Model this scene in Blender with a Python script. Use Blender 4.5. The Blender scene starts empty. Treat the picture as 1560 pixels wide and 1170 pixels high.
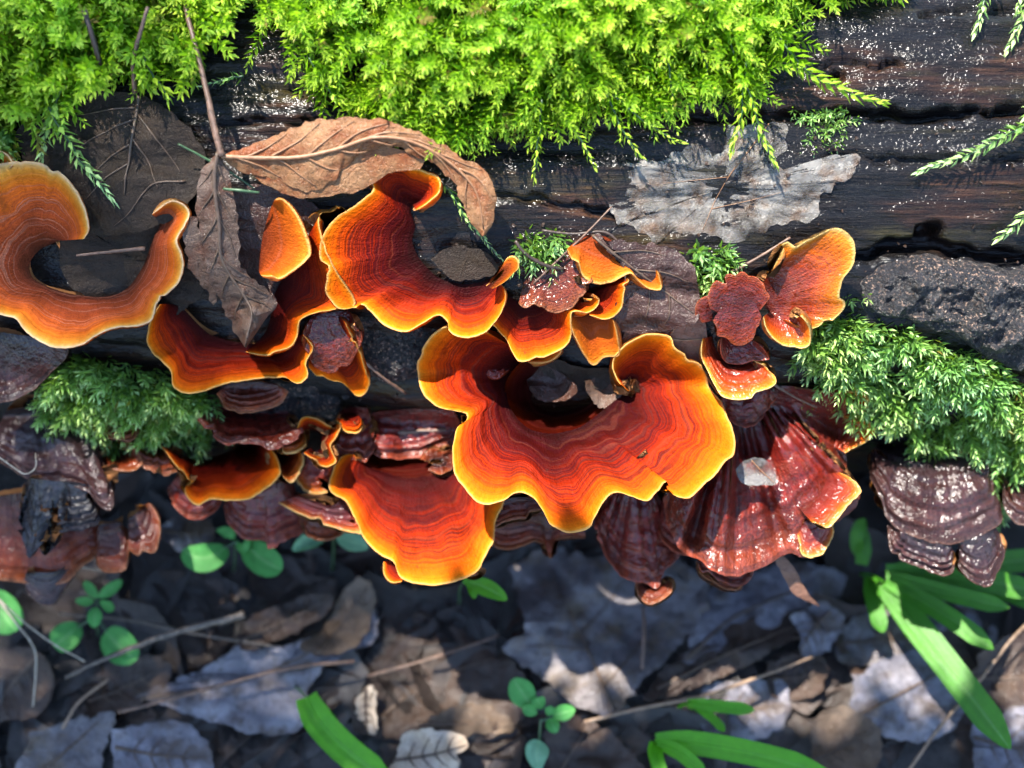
import bpy, math, random
import numpy as np
from mathutils import Vector
# 1 Blender unit = 1 cm.  x runs along the log, -y faces the viewer, z is up.
random.seed(7); RNG = np.random.default_rng(11)
SC = bpy.context.scene
COL = SC.collection

# ------------------------------------------------------------------ camera
TILT = math.radians(25); DIST = 27.5; FOV = math.radians(40.0)
CAM = np.array([0.0, -math.sin(TILT)*DIST, math.cos(TILT)*DIST])
cam_d = bpy.data.cameras.new('camera'); cam = bpy.data.objects.new('camera', cam_d); COL.objects.link(cam)
cam.location = CAM; cam.rotation_euler = (TILT, 0, 0)
cam_d.sensor_width = 72; cam_d.lens = 36/math.tan(FOV/2)
cam_d.clip_start = 0.1; cam_d.clip_end = 200000
cam_d.dof.use_dof = True; cam_d.dof.focus_distance = 26.3; cam_d.dof.aperture_fstop = 0.165
SC.camera = cam
# ------------------------------------------------------------------ sky, sun, exposure
SUN_EL = math.radians(67); SUN_AZ = math.radians(-48)      # azimuth from +y towards +x
SUN_DIR = np.array([math.sin(SUN_AZ)*math.cos(SUN_EL), math.cos(SUN_AZ)*math.cos(SUN_EL), math.sin(SUN_EL)])
W = bpy.data.worlds.new('World'); SC.world = W; W.use_nodes = True
wn = W.node_tree.nodes; sky = wn.new('ShaderNodeTexSky'); sky.sky_type = 'NISHITA'; sky.sun_disc = False
sky.ozone_density = 1.8; sky.dust_density = .3; sky.sun_elevation = SUN_EL; sky.sun_rotation = SUN_AZ
wn['Background'].inputs['Strength'].default_value = 0.15
W.node_tree.links.new(sky.outputs[0], wn['Background'].inputs['Color'])
sl = bpy.data.lights.new('sun', 'SUN'); sl.energy = 5.0; sl.angle = math.radians(0.53); sl.color = (1, .95, .86)
so = bpy.data.objects.new('sun', sl); COL.objects.link(so); so.location = tuple(SUN_DIR*100)
so.rotation_euler = Vector(-SUN_DIR).to_track_quat('-Z', 'Y').to_euler()
SC.view_settings.view_transform = 'Standard'; SC.view_settings.look = 'None'
SC.view_settings.exposure = 2.05; SC.view_settings.gamma = 1; SC.view_settings.use_curve_mapping = False
SC.render.engine = 'CYCLES'
SC.cycles.use_denoising = True
SC.cycles.max_bounces = 4; SC.cycles.diffuse_bounces = 2; SC.cycles.glossy_bounces = 2; SC.cycles.transmission_bounces = 3; SC.cycles.transparent_max_bounces = 4
SC.cycles.use_adaptive_sampling = True; SC.cycles.adaptive_threshold = .04; SC.cycles.caustics_reflective = False; SC.cycles.caustics_refractive = False
SC.cycles.sample_clamp_indirect = 6

# ------------------------------------------------------------------ small maths
def hash3(i, j, k):
    n = (i*374761393 + j*668265263 + k*1274126177) & 0xffffffff
    n = ((n ^ (n >> 13))*1274126177) & 0xffffffff
    return ((n ^ (n >> 16)) & 0xffff)/32767.5 - 1.0
def vnoise(x, y=0., z=0.):
    x, y, z = np.broadcast_arrays(np.asarray(x, float), np.asarray(y, float), np.asarray(z, float))
    xi = np.floor(x).astype(np.int64); yi = np.floor(y).astype(np.int64); zi = np.floor(z).astype(np.int64)
    fx = x-xi; fy = y-yi; fz = z-zi
    fx = fx*fx*(3-2*fx); fy = fy*fy*(3-2*fy); fz = fz*fz*(3-2*fz)
    r = 0
    for a in (0, 1):
        for b in (0, 1):
            for c in (0, 1):
                r = r + hash3(xi+a, yi+b, zi+c)*(fx if a else 1-fx)*(fy if b else 1-fy)*(fz if c else 1-fz)
    return r
def fbm(x, y=0., z=0., o=4):
    r = 0; a = 1; f = 1
    for i in range(o):
        r = r + a*vnoise(np.asarray(x)*f+i*17.3, np.asarray(y)*f+i*5.1, np.asarray(z)*f); a *= .5; f *= 2.03
    return r
def nrm(v):
    return v/np.maximum(np.linalg.norm(v, axis=-1, keepdims=True), 1e-9)
R_ = np.array([1., 0, 0]); U_ = np.array([0, math.cos(TILT), math.sin(TILT)]); F_ = np.array([0, math.sin(TILT), -math.cos(TILT)])
KPX = 2*math.tan(FOV/2)/1560.
def ray(px, py):
    px = np.asarray(px, float)[..., None]; py = np.asarray(py, float)[..., None]
    return F_ + R_*(px-780)*KPX + U_*(585-py)*KPX
def P(px, py, z):                      # the place at height z that the photo shows at (px, py)
    d = ray(px, py); z = np.asarray(z, float)
    k = (z-CAM[2])/d[..., 2]
    return CAM + d*k[..., None]
# the log: a cylinder along x, slightly turned
LR, LY, LZ, LSH = 6.5, 6.5, -2.5, 0.03
GZ = -7.0
def log_hit(px, py):                   # -> position, x, angle from the top (towards the viewer), hit?
    d = ray(px, py); o = CAM
    oy = o[1]+LSH*o[0]-LY; oz = o[2]-LZ
    dy = d[..., 1]+LSH*d[..., 0]; dz = d[..., 2]
    a = dy*dy+dz*dz; b = oy*dy+oz*dz; c = oy*oy+oz*oz-LR*LR
    disc = b*b-a*c
    k = (-b-np.sqrt(np.maximum(disc, 0)))/a
    p = o + d*k[..., None]
    th = np.arctan2(-(p[..., 1]+LSH*p[..., 0]-LY), p[..., 2]-LZ)
    return p, p[..., 0], th, disc > 0
def log_frame(x, th, r):               # position, normal, tangent down the viewer's side
    x = np.asarray(x, float); th = np.asarray(th, float)
    n = np.stack([np.zeros_like(th)+0*x, -np.sin(th)+0*x, np.cos(th)+0*x], -1)
    t = np.stack([np.zeros_like(th)+0*x, -np.cos(th)+0*x, -np.sin(th)+0*x], -1)
    p = np.stack([x+0*th, LY-LSH*x-r*np.sin(th), LZ+r*np.cos(th)], -1)
    return p, n, t
def Lp(px, py, lift=0.):               # a point on the log under pixel (px, py), lifted along the normal
    p, x, th, ok = log_hit(px, py)
    _, n, t = log_frame(x, th, LR)
    return p + n*np.asarray(lift, float)[..., None]
def PF(px, py, z, clear):              # the same, but at least `clear` in front of the log
    d = ray(px, py); k = (np.asarray(z, float)-CAM[2])/d[..., 2]
    p, x, th, ok = log_hit(px, py)
    kl = ((p-CAM)*d).sum(-1)/(d*d).sum(-1)-.28-clear; kl = np.where(ok, kl, 1e9)
    w = .25; h = np.clip(.5+.5*(kl-k)/w, 0, 1); k2 = kl*(1-h)+k*h-w*h*(1-h)*.5      # smooth minimum
    return CAM + d*np.where(ok, k2, k)[..., None]
def cr(pts, n, dense=24):              # Catmull-Rom through pts, n samples even in arc length; also returns the index parameter
    pts = np.asarray(pts, float); m = len(pts)
    q = np.vstack([2*pts[0]-pts[1], pts, 2*pts[-1]-pts[-2]])
    u = np.linspace(0, m-1, (m-1)*dense+1)
    c = crat(q, u, m)
    L = np.concatenate([[0], np.cumsum(np.linalg.norm(np.diff(c[:, :2], axis=0), axis=1))])
    uu = np.interp(np.linspace(0, L[-1], n), L, u)
    return crat(q, uu, m), uu
def crat(q, u, m):
    i = np.clip(np.floor(u).astype(int), 0, m-2); f = (u-i)[:, None]
    a, b, c, d = q[i], q[i+1], q[i+2], q[i+3]
    return .5*((2*b)+(-a+c)*f+(2*a-5*b+4*c-d)*f*f+(-a+3*b-3*c+d)*f**3)
def cr_u(pts, u):
    pts = np.asarray(pts, float); q = np.vstack([2*pts[0]-pts[1], pts, 2*pts[-1]-pts[-2]])
    return crat(q, u, len(pts))

# ------------------------------------------------------------------ scene helpers
def mesh(name, V, Fc, mat=None, parent=None, attrs=None, smooth=True, normals=None, loc=None):
    V = np.asarray(V, float).reshape(-1, 3)
    if loc is not None: V = V-np.asarray(loc)
    me = bpy.data.meshes.new(name)
    if isinstance(Fc, np.ndarray):
        k = Fc.shape[1]; me.vertices.add(len(V)); me.vertices.foreach_set('co', V.astype(np.float32).ravel())
        me.loops.add(Fc.size); me.loops.foreach_set('vertex_index', Fc.astype(np.int32).ravel())
        me.polygons.add(len(Fc)); me.polygons.foreach_set('loop_start', (np.arange(len(Fc))*k).astype(np.int32))
        me.update(calc_edges=True); me.validate()
    else:
        me.from_pydata(V.tolist(), [], Fc)
    if smooth: me.polygons.foreach_set('use_smooth', np.ones(len(me.polygons), bool))
    for an, av in (attrs or {}).items():
        at = me.attributes.new(an, 'FLOAT', 'POINT'); at.data.foreach_set('value', np.asarray(av, np.float32).ravel())
    if normals is not None: me.normals_split_custom_set_from_vertices(np.asarray(normals).reshape(-1, 3).tolist())
    if mat: me.materials.append(mat)
    o = bpy.data.objects.new(name, me); COL.objects.link(o)
    if parent: o.parent = parent
    elif loc is not None: o.location = loc
    return o
def tag(o, label, cat=None, group=None, kind=None):
    o['label'] = label
    if cat: o['category'] = cat
    if group: o['group'] = group
    if kind: o['kind'] = kind
    return o
def thing(name, loc, label, cat, group=None):
    e = bpy.data.objects.new(name, None); COL.objects.link(e); e.location = loc; e.empty_display_size = .3
    return tag(e, label, cat, group)
def gridfaces(nr, nc, off=0, flip=False, wrap=False):
    i = np.arange(nr-1)[:, None]; j = np.arange(nc if wrap else nc-1)[None, :]; j2 = (j+1) % nc
    f = np.stack([i*nc+j, (i+1)*nc+j, (i+1)*nc+j2, i*nc+j2], -1).reshape(-1, 4)+off
    return f[:, ::-1].copy() if flip else f
def gridnormals(G):
    du = np.gradient(G, axis=0); dv = np.gradient(G, axis=1)
    return nrm(np.cross(du, dv))
def tube(name, pts, rad, mat, parent=None, loc=None, seg=7, n=None, attrs=True, lumps=0.):
    pts = np.asarray(pts, float)
    if n is None: n = max(8, len(pts)*5)
    m = len(pts); u = np.linspace(0, m-1, n); c = cr_u(pts, u) if m > 2 else pts[0]+(pts[1]-pts[0])*u[:, None]
    r = np.interp(u/(m-1), np.linspace(0, 1, len(rad)), rad) if np.ndim(rad) else np.full(n, rad)
    t = nrm(np.gradient(c, axis=0)); a = nrm(np.cross(t, np.array([.13, .27, .95]))); b = np.cross(t, a)
    ph = np.linspace(0, 2*np.pi, seg, endpoint=False)
    rr = r[:, None]*(1+lumps*vnoise(u[:, None]*5, np.cos(ph)[None]*1.5+3, np.sin(ph)[None]*1.5))
    V = c[:, None]+rr[..., None]*(np.cos(ph)[None, :, None]*a[:, None]+np.sin(ph)[None, :, None]*b[:, None])
    V = V.reshape(-1, 3); F = gridfaces(n, seg, wrap=True).tolist()
    F.append(list(range(seg))); F.append([(n-1)*seg+k for k in range(seg)][::-1])
    return mesh(name, V, F, mat, parent, {'t': np.repeat(u/(m-1), seg)} if attrs else None, loc=loc)

# ------------------------------------------------------------------ materials
class NT:
    def __init__(s, name):
        s.m = bpy.data.materials.new(name); s.m.use_nodes = True; s.t = s.m.node_tree
        s.b = s.t.nodes['Principled BSDF']; s.out = s.t.nodes['Material Output']
    def n(s, ty, **k):
        x = s.t.nodes.new(ty)
        for a, v in k.items(): setattr(x, a, v)
        return x
    def set(s, sock, v):
        if hasattr(v, 'is_output'): s.t.links.new(v, sock)
        elif isinstance(v, (tuple, list)) and len(v) == 3 and sock.type == 'RGBA': sock.default_value = (*v, 1)
        else: sock.default_value = v
    def math(s, op, a, b=0., c=0., clamp=False):
        x = s.n('ShaderNodeMath', operation=op, use_clamp=clamp)
        for i, v in enumerate((a, b, c)): s.set(x.inputs[i], v)
        return x.outputs[0]
    def mix(s, f, a, b, mode='MIX'):
        x = s.n('ShaderNodeMix', data_type='RGBA', blend_type=mode)
        s.set(x.inputs[0], f); s.set(x.inputs[6], a); s.set(x.inputs[7], b); return x.outputs[2]
    def ramp(s, f, stops, interp='LINEAR'):
        x = s.n('ShaderNodeValToRGB'); s.set(x.inputs[0], f); cr_ = x.color_ramp; cr_.interpolation = interp
        while len(cr_.elements) < len(stops): cr_.elements.new(.5)
        for e, (p, c) in zip(cr_.elements, stops):
            e.position = p; e.color = (c, c, c, 1) if np.ndim(c) == 0 else (*c, 1)
        return x.outputs[0]
    def attr(s, name): return s.n('ShaderNodeAttribute', attribute_name=name).outputs['Fac']
    def obj(s): return s.n('ShaderNodeTexCoord').outputs['Object']
    def xyz(s, x, y, z=0.):
        c = s.n('ShaderNodeCombineXYZ')
        for i, v in enumerate((x, y, z)): s.set(c.inputs[i], v)
        return c.outputs[0]
    def map(s, v, scale=(1, 1, 1), loc=(0, 0, 0)):
        x = s.n('ShaderNodeMapping'); s.t.links.new(v, x.inputs[0]); x.inputs['Scale'].default_value = scale; x.inputs['Location'].default_value = loc
        return x.outputs[0]
    def noise(s, v, scale, detail=3, rough=.55, dist=0.):
        x = s.n('ShaderNodeTexNoise'); s.set(x.inputs['Vector'], v); x.inputs['Scale'].default_value = scale
        x.inputs['Detail'].default_value = detail; x.inputs['Roughness'].default_value = rough; x.inputs['Distortion'].default_value = dist
        return x.outputs['Fac']
    def vor(s, v, scale, feat='F1'):
        x = s.n('ShaderNodeTexVoronoi', feature=feat); s.set(x.inputs['Vector'], v); x.inputs['Scale'].default_value = scale
        return x.outputs['Distance']
    def bump(s, h, strength=.4, dist=.1, prev=None):
        x = s.n('ShaderNodeBump'); s.set(x.inputs['Height'], h); x.inputs['Strength'].default_value = strength; x.inputs['Distance'].default_value = dist
        if prev is not None: s.t.links.new(prev, x.inputs['Normal'])
        return x.outputs[0]
    def fin(s, col, rough=.5, nor=None, spec=.5, coat=0., coat_rough=.1, trans=0., tcol=None, sss=0., coat_nor=None):
        b = s.b; s.set(b.inputs['Base Color'], col); s.set(b.inputs['Roughness'], rough)
        s.set(b.inputs['Specular IOR Level'], spec)
        s.set(b.inputs['Coat Weight'], coat); s.set(b.inputs['Coat Roughness'], coat_rough)
        if sss:
            s.set(b.inputs['Subsurface Weight'], sss); b.inputs['Subsurface Radius'].default_value = (.16, .05, .015); b.inputs['Subsurface Scale'].default_value = 1.
        if nor is not None:
            s.t.links.new(nor, b.inputs['Normal']); s.t.links.new(coat_nor if coat_nor is not None else nor, b.inputs['Coat Normal'])
        if hasattr(trans, 'is_output') or trans > 0:
            tr = s.n('ShaderNodeBsdfTranslucent'); s.set(tr.inputs[0], tcol if tcol is not None else col)
            mx = s.n('ShaderNodeMixShader'); s.set(mx.inputs[0], trans)
            s.t.links.new(b.outputs[0], mx.inputs[1]); s.t.links.new(tr.outputs[0], mx.inputs[2]); s.t.links.new(mx.outputs[0], s.out.inputs[0])
        return s.m

def fungus_mat(name, stops, ringcol, ringamt=.6, rings=16., rough=.5, wet=0., fibre=.25, seed=0., warp=.09, greycol=None, bumpd=.05, feltamt=.22, zone=None):
    k = NT(name); o = k.obj(); t0 = k.attr('t'); s = k.attr('s'); q = k.attr('q')
    w1 = k.noise(k.map(o, loc=(seed, 0, 0)), .75, 2); w2 = k.noise(o, 3.0, 1)
    # zone widths differ round the cap and from cap to cap; the rim stays at t = 1
    t = k.math('POWER', t0, k.math('ADD', k.math('MULTIPLY_ADD', w1, 1.7, .1), k.math('MULTIPLY', q, .45)))
    inn = k.math('SUBTRACT', 1., k.math('POWER', t0, 6.))
    tt = k.math('MULTIPLY_ADD', k.math('MULTIPLY', k.math('SUBTRACT', w2, .5), inn), warp, t)
    base = k.ramp(tt, stops)
    ringn = k.noise(k.xyz(k.math('MULTIPLY', tt, rings), k.math('MULTIPLY', s, .09), seed), 1., 2, .6)
    brk = k.ramp(k.noise(k.map(o, loc=(2, 7, seed)), 1.3, 3, .6), [(.28, .35), (.48, 1.)])
    ringf = k.ramp(ringn, [(.30, .1), (.39, .95), (.45, .7), (.49, .1), (.535, .05), (.575, .95), (.62, .6), (.66, .15), (.71, .8), (.8, .2)])
    zn = k.ramp(tt, zone or [(0., .4), (.2, 1.), (.66, .95), (.84, .4), (.92, .08), (1, 0.)])
    col = k.mix(k.math('MULTIPLY', k.math('MULTIPLY', k.math('MULTIPLY', ringf, brk), zn), ringamt), base, ringcol)
    lf = k.ramp(k.noise(k.xyz(k.math('MULTIPLY', tt, rings*1.4), k.math('MULTIPLY', s, .13), seed+9.), 1., 1, .5), [(.58, 0.), (.66, 1.)])
    col = k.mix(k.math('MULTIPLY', k.math('MULTIPLY', lf, zn), feltamt), col, greycol or (.26, .08, .045))
    fib = k.noise(k.xyz(k.math('MULTIPLY', t0, 6.), k.math('MULTIPLY', s, 10.), seed), 1., 3, .65)
    fibf = k.ramp(fib, [(.3, 0.), (.7, 1.)])
    col = k.mix(fibre, col, k.mix(fibf, (.35, .28, .25), (1.25, 1.2, 1.15)), 'MULTIPLY')
    mot = k.noise(o, 2.1, 4, .65); col = k.mix(.6, col, k.ramp(mot, [(.3, .5), (.62, 1.2)]), 'MULTIPLY')
    sp = k.ramp(k.noise(o, 11., 2, .6), [(.69, 0.), (.74, 1.)]); col = k.mix(k.math('MULTIPLY', sp, .55), col, (.02, .008, .006))
    col = k.mix(1., col, k.ramp(q, [(0, .78), (1, 1.12)]), 'MULTIPLY')
    fine = k.noise(o, 30., 1, .7)
    h = k.math('ADD', k.math('MULTIPLY', ringn, .8), k.math('MULTIPLY', fine, .6)); h = k.math('ADD', h, k.math('MULTIPLY', fib, .7 if not wet else .9))
    nb = k.bump(h, .75, bumpd)
    tr = k.ramp(t0, [(0., .03), (.6, .12), (.9, .3), (1, .45)])
    if wet:
        wm = k.ramp(k.noise(o, 1.1, 2), [(.33, .3), (.55, 1.)])
        cb = k.bump(k.noise(o, 4.6, 3, .6), 1., .11)
        return k.fin(col, rough, nb, .12, k.math('MULTIPLY', wm, wet*.9), .2, k.math('MULTIPLY', tr, .5), coat_nor=cb)
    return k.fin(col, rough+.1, nb, .04, 0, .2, tr, k.mix(.5, col, (1., .35, .02)))

M = {}
FRESH = [(0, (.010, .001, .001)), (.12, (.035, .002, .001)), (.26, (.10, .005, .001)), (.42, (.20, .0105, .001)), (.58, (.35, .024, .001)),
         (.73, (.52, .052, .001)), (.85, (.64, .094, .0015)), (.935, (.70, .15, .003)), (.98, (.76, .25, .014)), (1, (.82, .48, .14))]
M['fresh'] = fungus_mat('fresh_orange_cap', FRESH, (.028, .0018, .004), .9, 19, .42, seed=1., greycol=(.16, .04, .02), warp=.045)
M['fresh_b'] = fungus_mat('fresh_orange_cap_fine_zones', FRESH, (.03, .002, .003), .95, 22, .42, seed=5., greycol=(.2, .04, .012), warp=.035)
FELT = [(0, (0.04347, 0.01216, 0.005865)), (.12, (0.1449, 0.02676, 0.008797)), (.35, (0.2898, 0.0511, 0.01173)), (.55, (0.4347, 0.07908, 0.01271)), (.72, (0.6086, 0.1217, 0.009775)),
        (.85, (0.598, 0.184, 0.0138)), (.93, (0.667, 0.2875, 0.04025)), (.975, (0.713, 0.437, 0.138)), (1, (0.782, 0.598, 0.345))]
M['felt'] = fungus_mat('felty_rust_cap', FELT, (.17, .035, .02), .6, 22, .65, seed=3., greycol=(.40, .2, .13), feltamt=.3)
LOBE = [(0, (0.07762, 0.01242, 0.004657)), (.4, (0.2639, 0.04347, 0.004657)), (.75, (0.4968, 0.1009, 0.00621)), (.93, (0.6986, 0.2018, 0.01552)), (1, (0.9315, 0.5278, 0.1552))]
M['lobe'] = fungus_mat('plain_orange_lobe', LOBE, (.30, .05, .01), .35, 7, .35, seed=8., fibre=.2)
WETR = [(0, (0.0468, 0.00624, 0.00468)), (.35, (0.1404, 0.01248, 0.00624)), (.6, (0.2808, 0.0312, 0.00624)), (.8, (0.468, 0.078, 0.00468)), (.93, (0.6552, 0.1716, 0.00936)), (1, (0.858, 0.4992, 0.156))]
M['wetred'] = fungus_mat('wet_red_cap', WETR, (.12, .012, .012), .55, 9, .42, wet=.8, seed=4., fibre=.35, bumpd=.07)
OLD = [(0, (0.07046, 0.007641, 0.005218)), (.3, (0.1645, 0.009546, 0.005218)), (.55, (0.1879, 0.01242, 0.005218)), (.78, (0.2035, 0.02292, 0.00696)), (.92, (0.2035, 0.03247, 0.01131)), (1, (0.3445, 0.06688, 0.03045))]
M['old'] = fungus_mat('old_wet_brown_bracket', OLD, (.02, .005, .006), .6, 9, .42, wet=1., seed=6., fibre=.8, warp=.2, bumpd=.12, zone=[(0, .6), (1, .9)])
PURP = [(0, (0.01705, 0.007865, 0.00726)), (.3, (0.0341, 0.0121, 0.0121)), (.62, (0.05797, 0.01694, 0.01452)), (.8, (0.07502, 0.02178, 0.01331)), (.95, (0.04774, 0.01694, 0.01573)), (1, (0.1364, 0.06655, 0.0484))]
M['purple'] = fungus_mat('old_purple_brown_bracket', PURP, (.015, .01, .016), .65, 8, .5, wet=.9, seed=2., fibre=.85, warp=.16, bumpd=.12, greycol=(.07, .055, .07), zone=[(0, .6), (1, .8)])
RUST = [(0, (0.024, 0.006, 0.0036)), (.4, (0.096, 0.0144, 0.0048)), (.75, (0.192, 0.03, 0.006)), (.95, (0.264, 0.06, 0.0144)), (1, (0.384, 0.144, 0.06))]
M['rust'] = fungus_mat('old_rust_bracket', RUST, (.03, .006, .005), .5, 10, .45, wet=.7, seed=7., fibre=.6, warp=.15, bumpd=.1, zone=[(0, .6), (1, .7)])

M['wetdark'] = fungus_mat('wet_dark_red_bracket', [(0, (.03, .004, .003)), (.5, (.12, .011, .005)), (.85, (.2, .022, .006)), (1, (.26, .05, .015))], (.05, .006, .006), .5, 9, .42, wet=1., seed=14., fibre=.4, bumpd=.08)
M['wetorange'] = fungus_mat('wet_orange_cap', [(0, (.07, .007, .003)), (.3, (.2, .018, .003)), (.55, (.36, .042, .002)), (.75, (.52, .085, .002)), (.9, (.62, .15, .004)), (.97, (.7, .26, .02)), (1, (.78, .5, .16))], (.1, .008, .006), .5, 10, .42, wet=.7, seed=16., fibre=.3, bumpd=.06)
M['tar'] = fungus_mat('black_tarry_crust', [(0, (.012, .008, .009)), (.6, (.02, .015, .018)), (1, (.05, .045, .055))], (.004, .004, .005), .6, 8, .4, wet=1., seed=12., fibre=.8, warp=.3, bumpd=.16, greycol=(.07, .065, .08), feltamt=.5, zone=[(0, .7), (1, .9)])
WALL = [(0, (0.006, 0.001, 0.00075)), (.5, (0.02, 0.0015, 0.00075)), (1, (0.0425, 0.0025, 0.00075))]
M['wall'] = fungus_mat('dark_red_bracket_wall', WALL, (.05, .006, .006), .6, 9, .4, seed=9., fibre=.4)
def pore_mat():
    k = NT('tan_pore_surface'); o = k.obj()
    c = k.ramp(k.noise(o, 3., 3), [(.3, (.22, .09, .03)), (.7, (.48, .22, .08))])
    return k.fin(c, .7, k.bump(k.vor(o, 26.), .6, .02), .2, trans=.25, tcol=(.8, .3, .05))
M['pore'] = pore_mat()

def wood_mat(name, red=.5):
    k = NT(name); o = k.obj()
    g = k.noise(k.map(o, (.10, 1.6, 1.6)), 1.3, 5, .62, .4); g2 = k.noise(k.map(o, (.35, 7, 7)), 1.6, 4, .6)
    pat = k.noise(k.map(o, (.28, .8, .8)), .8, 4, .6)
    dark = k.ramp(g2, [(.3, (.0015, .0013, .0015)), (.7, (.008, .006, .005))])
    brn = k.ramp(g2, [(.25, (.005, .0025, .0018)), (.5, (.022, .0085, .0045)), (.75, (.10, .044, .022))])
    c = k.mix(k.ramp(pat, [(.48, 0.), (.64, red)]), dark, brn)
    ol = k.ramp(k.noise(k.map(o, (.3, 1.2, 1.2), (7, 0, 0)), 1., 4), [(.56, 0.), (.68, .55)])
    c = k.mix(ol, c, (.045, .036, .009))
    blk = k.ramp(g, [(.42, 1.), (.52, 0.)]); c = k.mix(k.math('MULTIPLY', blk, .85), c, (.006, .006, .007))
    fl = k.ramp(k.noise(o, 26., 2, .7), [(.62, 0.), (.7, 1.)])
    c = k.mix(k.math('MULTIPLY', fl, .12), c, (.2, .13, .09))
    h = k.math('ADD', k.math('MULTIPLY', g, .8), k.math('MULTIPLY', g2, 1.1))
    nb = k.bump(h, .9, .12); nb = k.bump(k.noise(o, 20., 4, .75), .8, .045, nb)
    cb = k.bump(k.noise(k.map(o, (.8, 1.2, 1.2)), 13., 2, .65), 1., .035)
    return k.fin(c, k.ramp(pat, [(.35, .3), (.65, .5)]), nb, .06, .36, .14, coat_nor=cb)
M['wood'] = wood_mat('wet_rotten_wood', .9)
def bark_mat():
    k = NT('black_crusted_bark'); o = k.obj()
    n1 = k.noise(o, 3.5, 5, .65); n2 = k.noise(o, 14., 4, .7)
    c = k.ramp(n1, [(.35, (.003, .003, .004)), (.65, (.016, .014, .016))])
    fl = k.ramp(k.noise(k.map(o, (1, 1, 1), (3, 1, 0)), 15., 4, .75), [(.56, 0.), (.61, 1.)]); fl = k.math('MULTIPLY', fl, k.ramp(k.noise(o, .9, 2), [(.3, .15), (.55, 1.)]))
    c = k.mix(fl, c, (.32, .21, .15))
    nb = k.bump(k.math('ADD', n1, k.math('MULTIPLY', n2, .5)), 1., .2)
    return k.fin(c, .5, nb, .5, .4, .2)
M['bark'] = bark_mat()
def soil_mat():
    k = NT('dark_wet_soil'); o = k.obj(); n = k.noise(o, 1.2, 5, .65)
    c = k.ramp(n, [(.3, (.006, .005, .005)), (.7, (.035, .025, .02))])
    return k.fin(c, .6, k.bump(k.noise(o, 5., 5, .7), 1., .3), .4)
M['soil'] = soil_mat()
def trunk_mat():
    k = NT('grey_tree_bark'); o = k.obj(); n = k.noise(k.map(o, (1, 1, .2)), .8, 6, .65)
    return k.fin(k.ramp(n, [(.3, (.03, .025, .02)), (.7, (.14, .12, .10))]), .85, k.bump(n, 1., 1.2), .2)
M['trunk'] = trunk_mat()

def leaf_mat(name, c1, c2, c3=None, rough=.45, wet=.3, spot=(.03, .018, .012), spotamt=.5, trans=.12, scale=1., rand=False, vein=None):
    k = NT(name); o = k.obj()
    n = k.noise(o, .9*scale, 5, .65); c = k.ramp(n, [(.32, c1), (.66, c2)])
    if c3: c = k.mix(k.ramp(k.noise(k.map(o, loc=(4, 2, 1)), 1.7*scale, 4, .6), [(.48, 0.), (.66, .9)]), c, c3)
    sp = k.ramp(k.noise(o, 5.*scale, 4, .7), [(.56, 0.), (.68, 1.)]); c = k.mix(k.math('MULTIPLY', sp, spotamt), c, spot)
    if rand:
        r = k.attr('r'); hs = k.n('ShaderNodeHueSaturation'); k.set(hs.inputs['Color'], c); k.set(hs.inputs['Value'], k.math('MULTIPLY_ADD', r, 1.3, .3))
        k.set(hs.inputs['Saturation'], k.math('MULTIPLY_ADD', k.math('FRACT', k.math('MULTIPLY', r, 7.3)), 1.2, .35)); c = hs.outputs[0]
    net = k.vor(k.map(o, (1, 1, 1)), 13.*scale, 'DISTANCE_TO_EDGE'); net = k.ramp(net, [(0, 0.), (.08, 1.)])
    fine = k.noise(o, 22., 3, .7)
    h = k.math('ADD', k.math('MULTIPLY', n, .8), k.math('ADD', k.math('MULTIPLY', net, .07), k.math('MULTIPLY', fine, .2)))
    wr = k.noise(k.map(o, (1, 1, 1), (1, 5, 2)), 4.5, 4, .7, 1.2); h = k.math('ADD', h, k.math('MULTIPLY', wr, .7))
    c = k.mix(.35, c, k.ramp(wr, [(.3, .35), (.65, 1.35)]), 'MULTIPLY')
    nb = k.bump(h, .85, .09)
    return k.fin(c, rough, nb, .2, wet, .2, trans)
M['leaf_dark'] = leaf_mat('dark_wet_leaf', (0.0102, 0.0068, 0.0051), (0.0374, 0.0238, 0.0153), (0.02, 0.012, 0.006), .7, .05, trans=.03)
M['leaf_tan'] = leaf_mat('curled_tan_leaf', (0.1568, 0.0572, 0.01815), (0.2717, 0.1408, 0.06534), (0.1724, 0.044, 0.01089), .5, .2, spot=(0.0627, 0.0176, 0.005445), spotamt=.45, trans=.2)
M['leaf_grey'] = leaf_mat('greyed_brown_leaf', (0.0528, 0.0252, 0.01302), (0.1248, 0.084, 0.06324), (0.0768, 0.0294, 0.01488), .5, .25, spot=(0.024, 0.0084, 0.00372), spotamt=.6, trans=.08)
M['leaf_purple'] = leaf_mat('wet_purple_brown_leaf', (0.027, 0.0117, 0.009), (0.0585, 0.02475, 0.01575), None, .35, .5, trans=.06)
M['leaf_rose'] = leaf_mat('rosy_tan_leaf', (0.15, 0.065, 0.04), (0.225, 0.12, 0.08), None, .4, .4, trans=.2)
M['leaf_film'] = leaf_mat('wet_leaf_film', (0.104, 0.0936, 0.0851), (0.216, 0.2028, 0.185), (0.104, 0.0585, 0.0333), .4, .6, spot=(0.08, 0.0429, 0.0185), spotamt=.45, trans=.08, scale=1.6)
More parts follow.
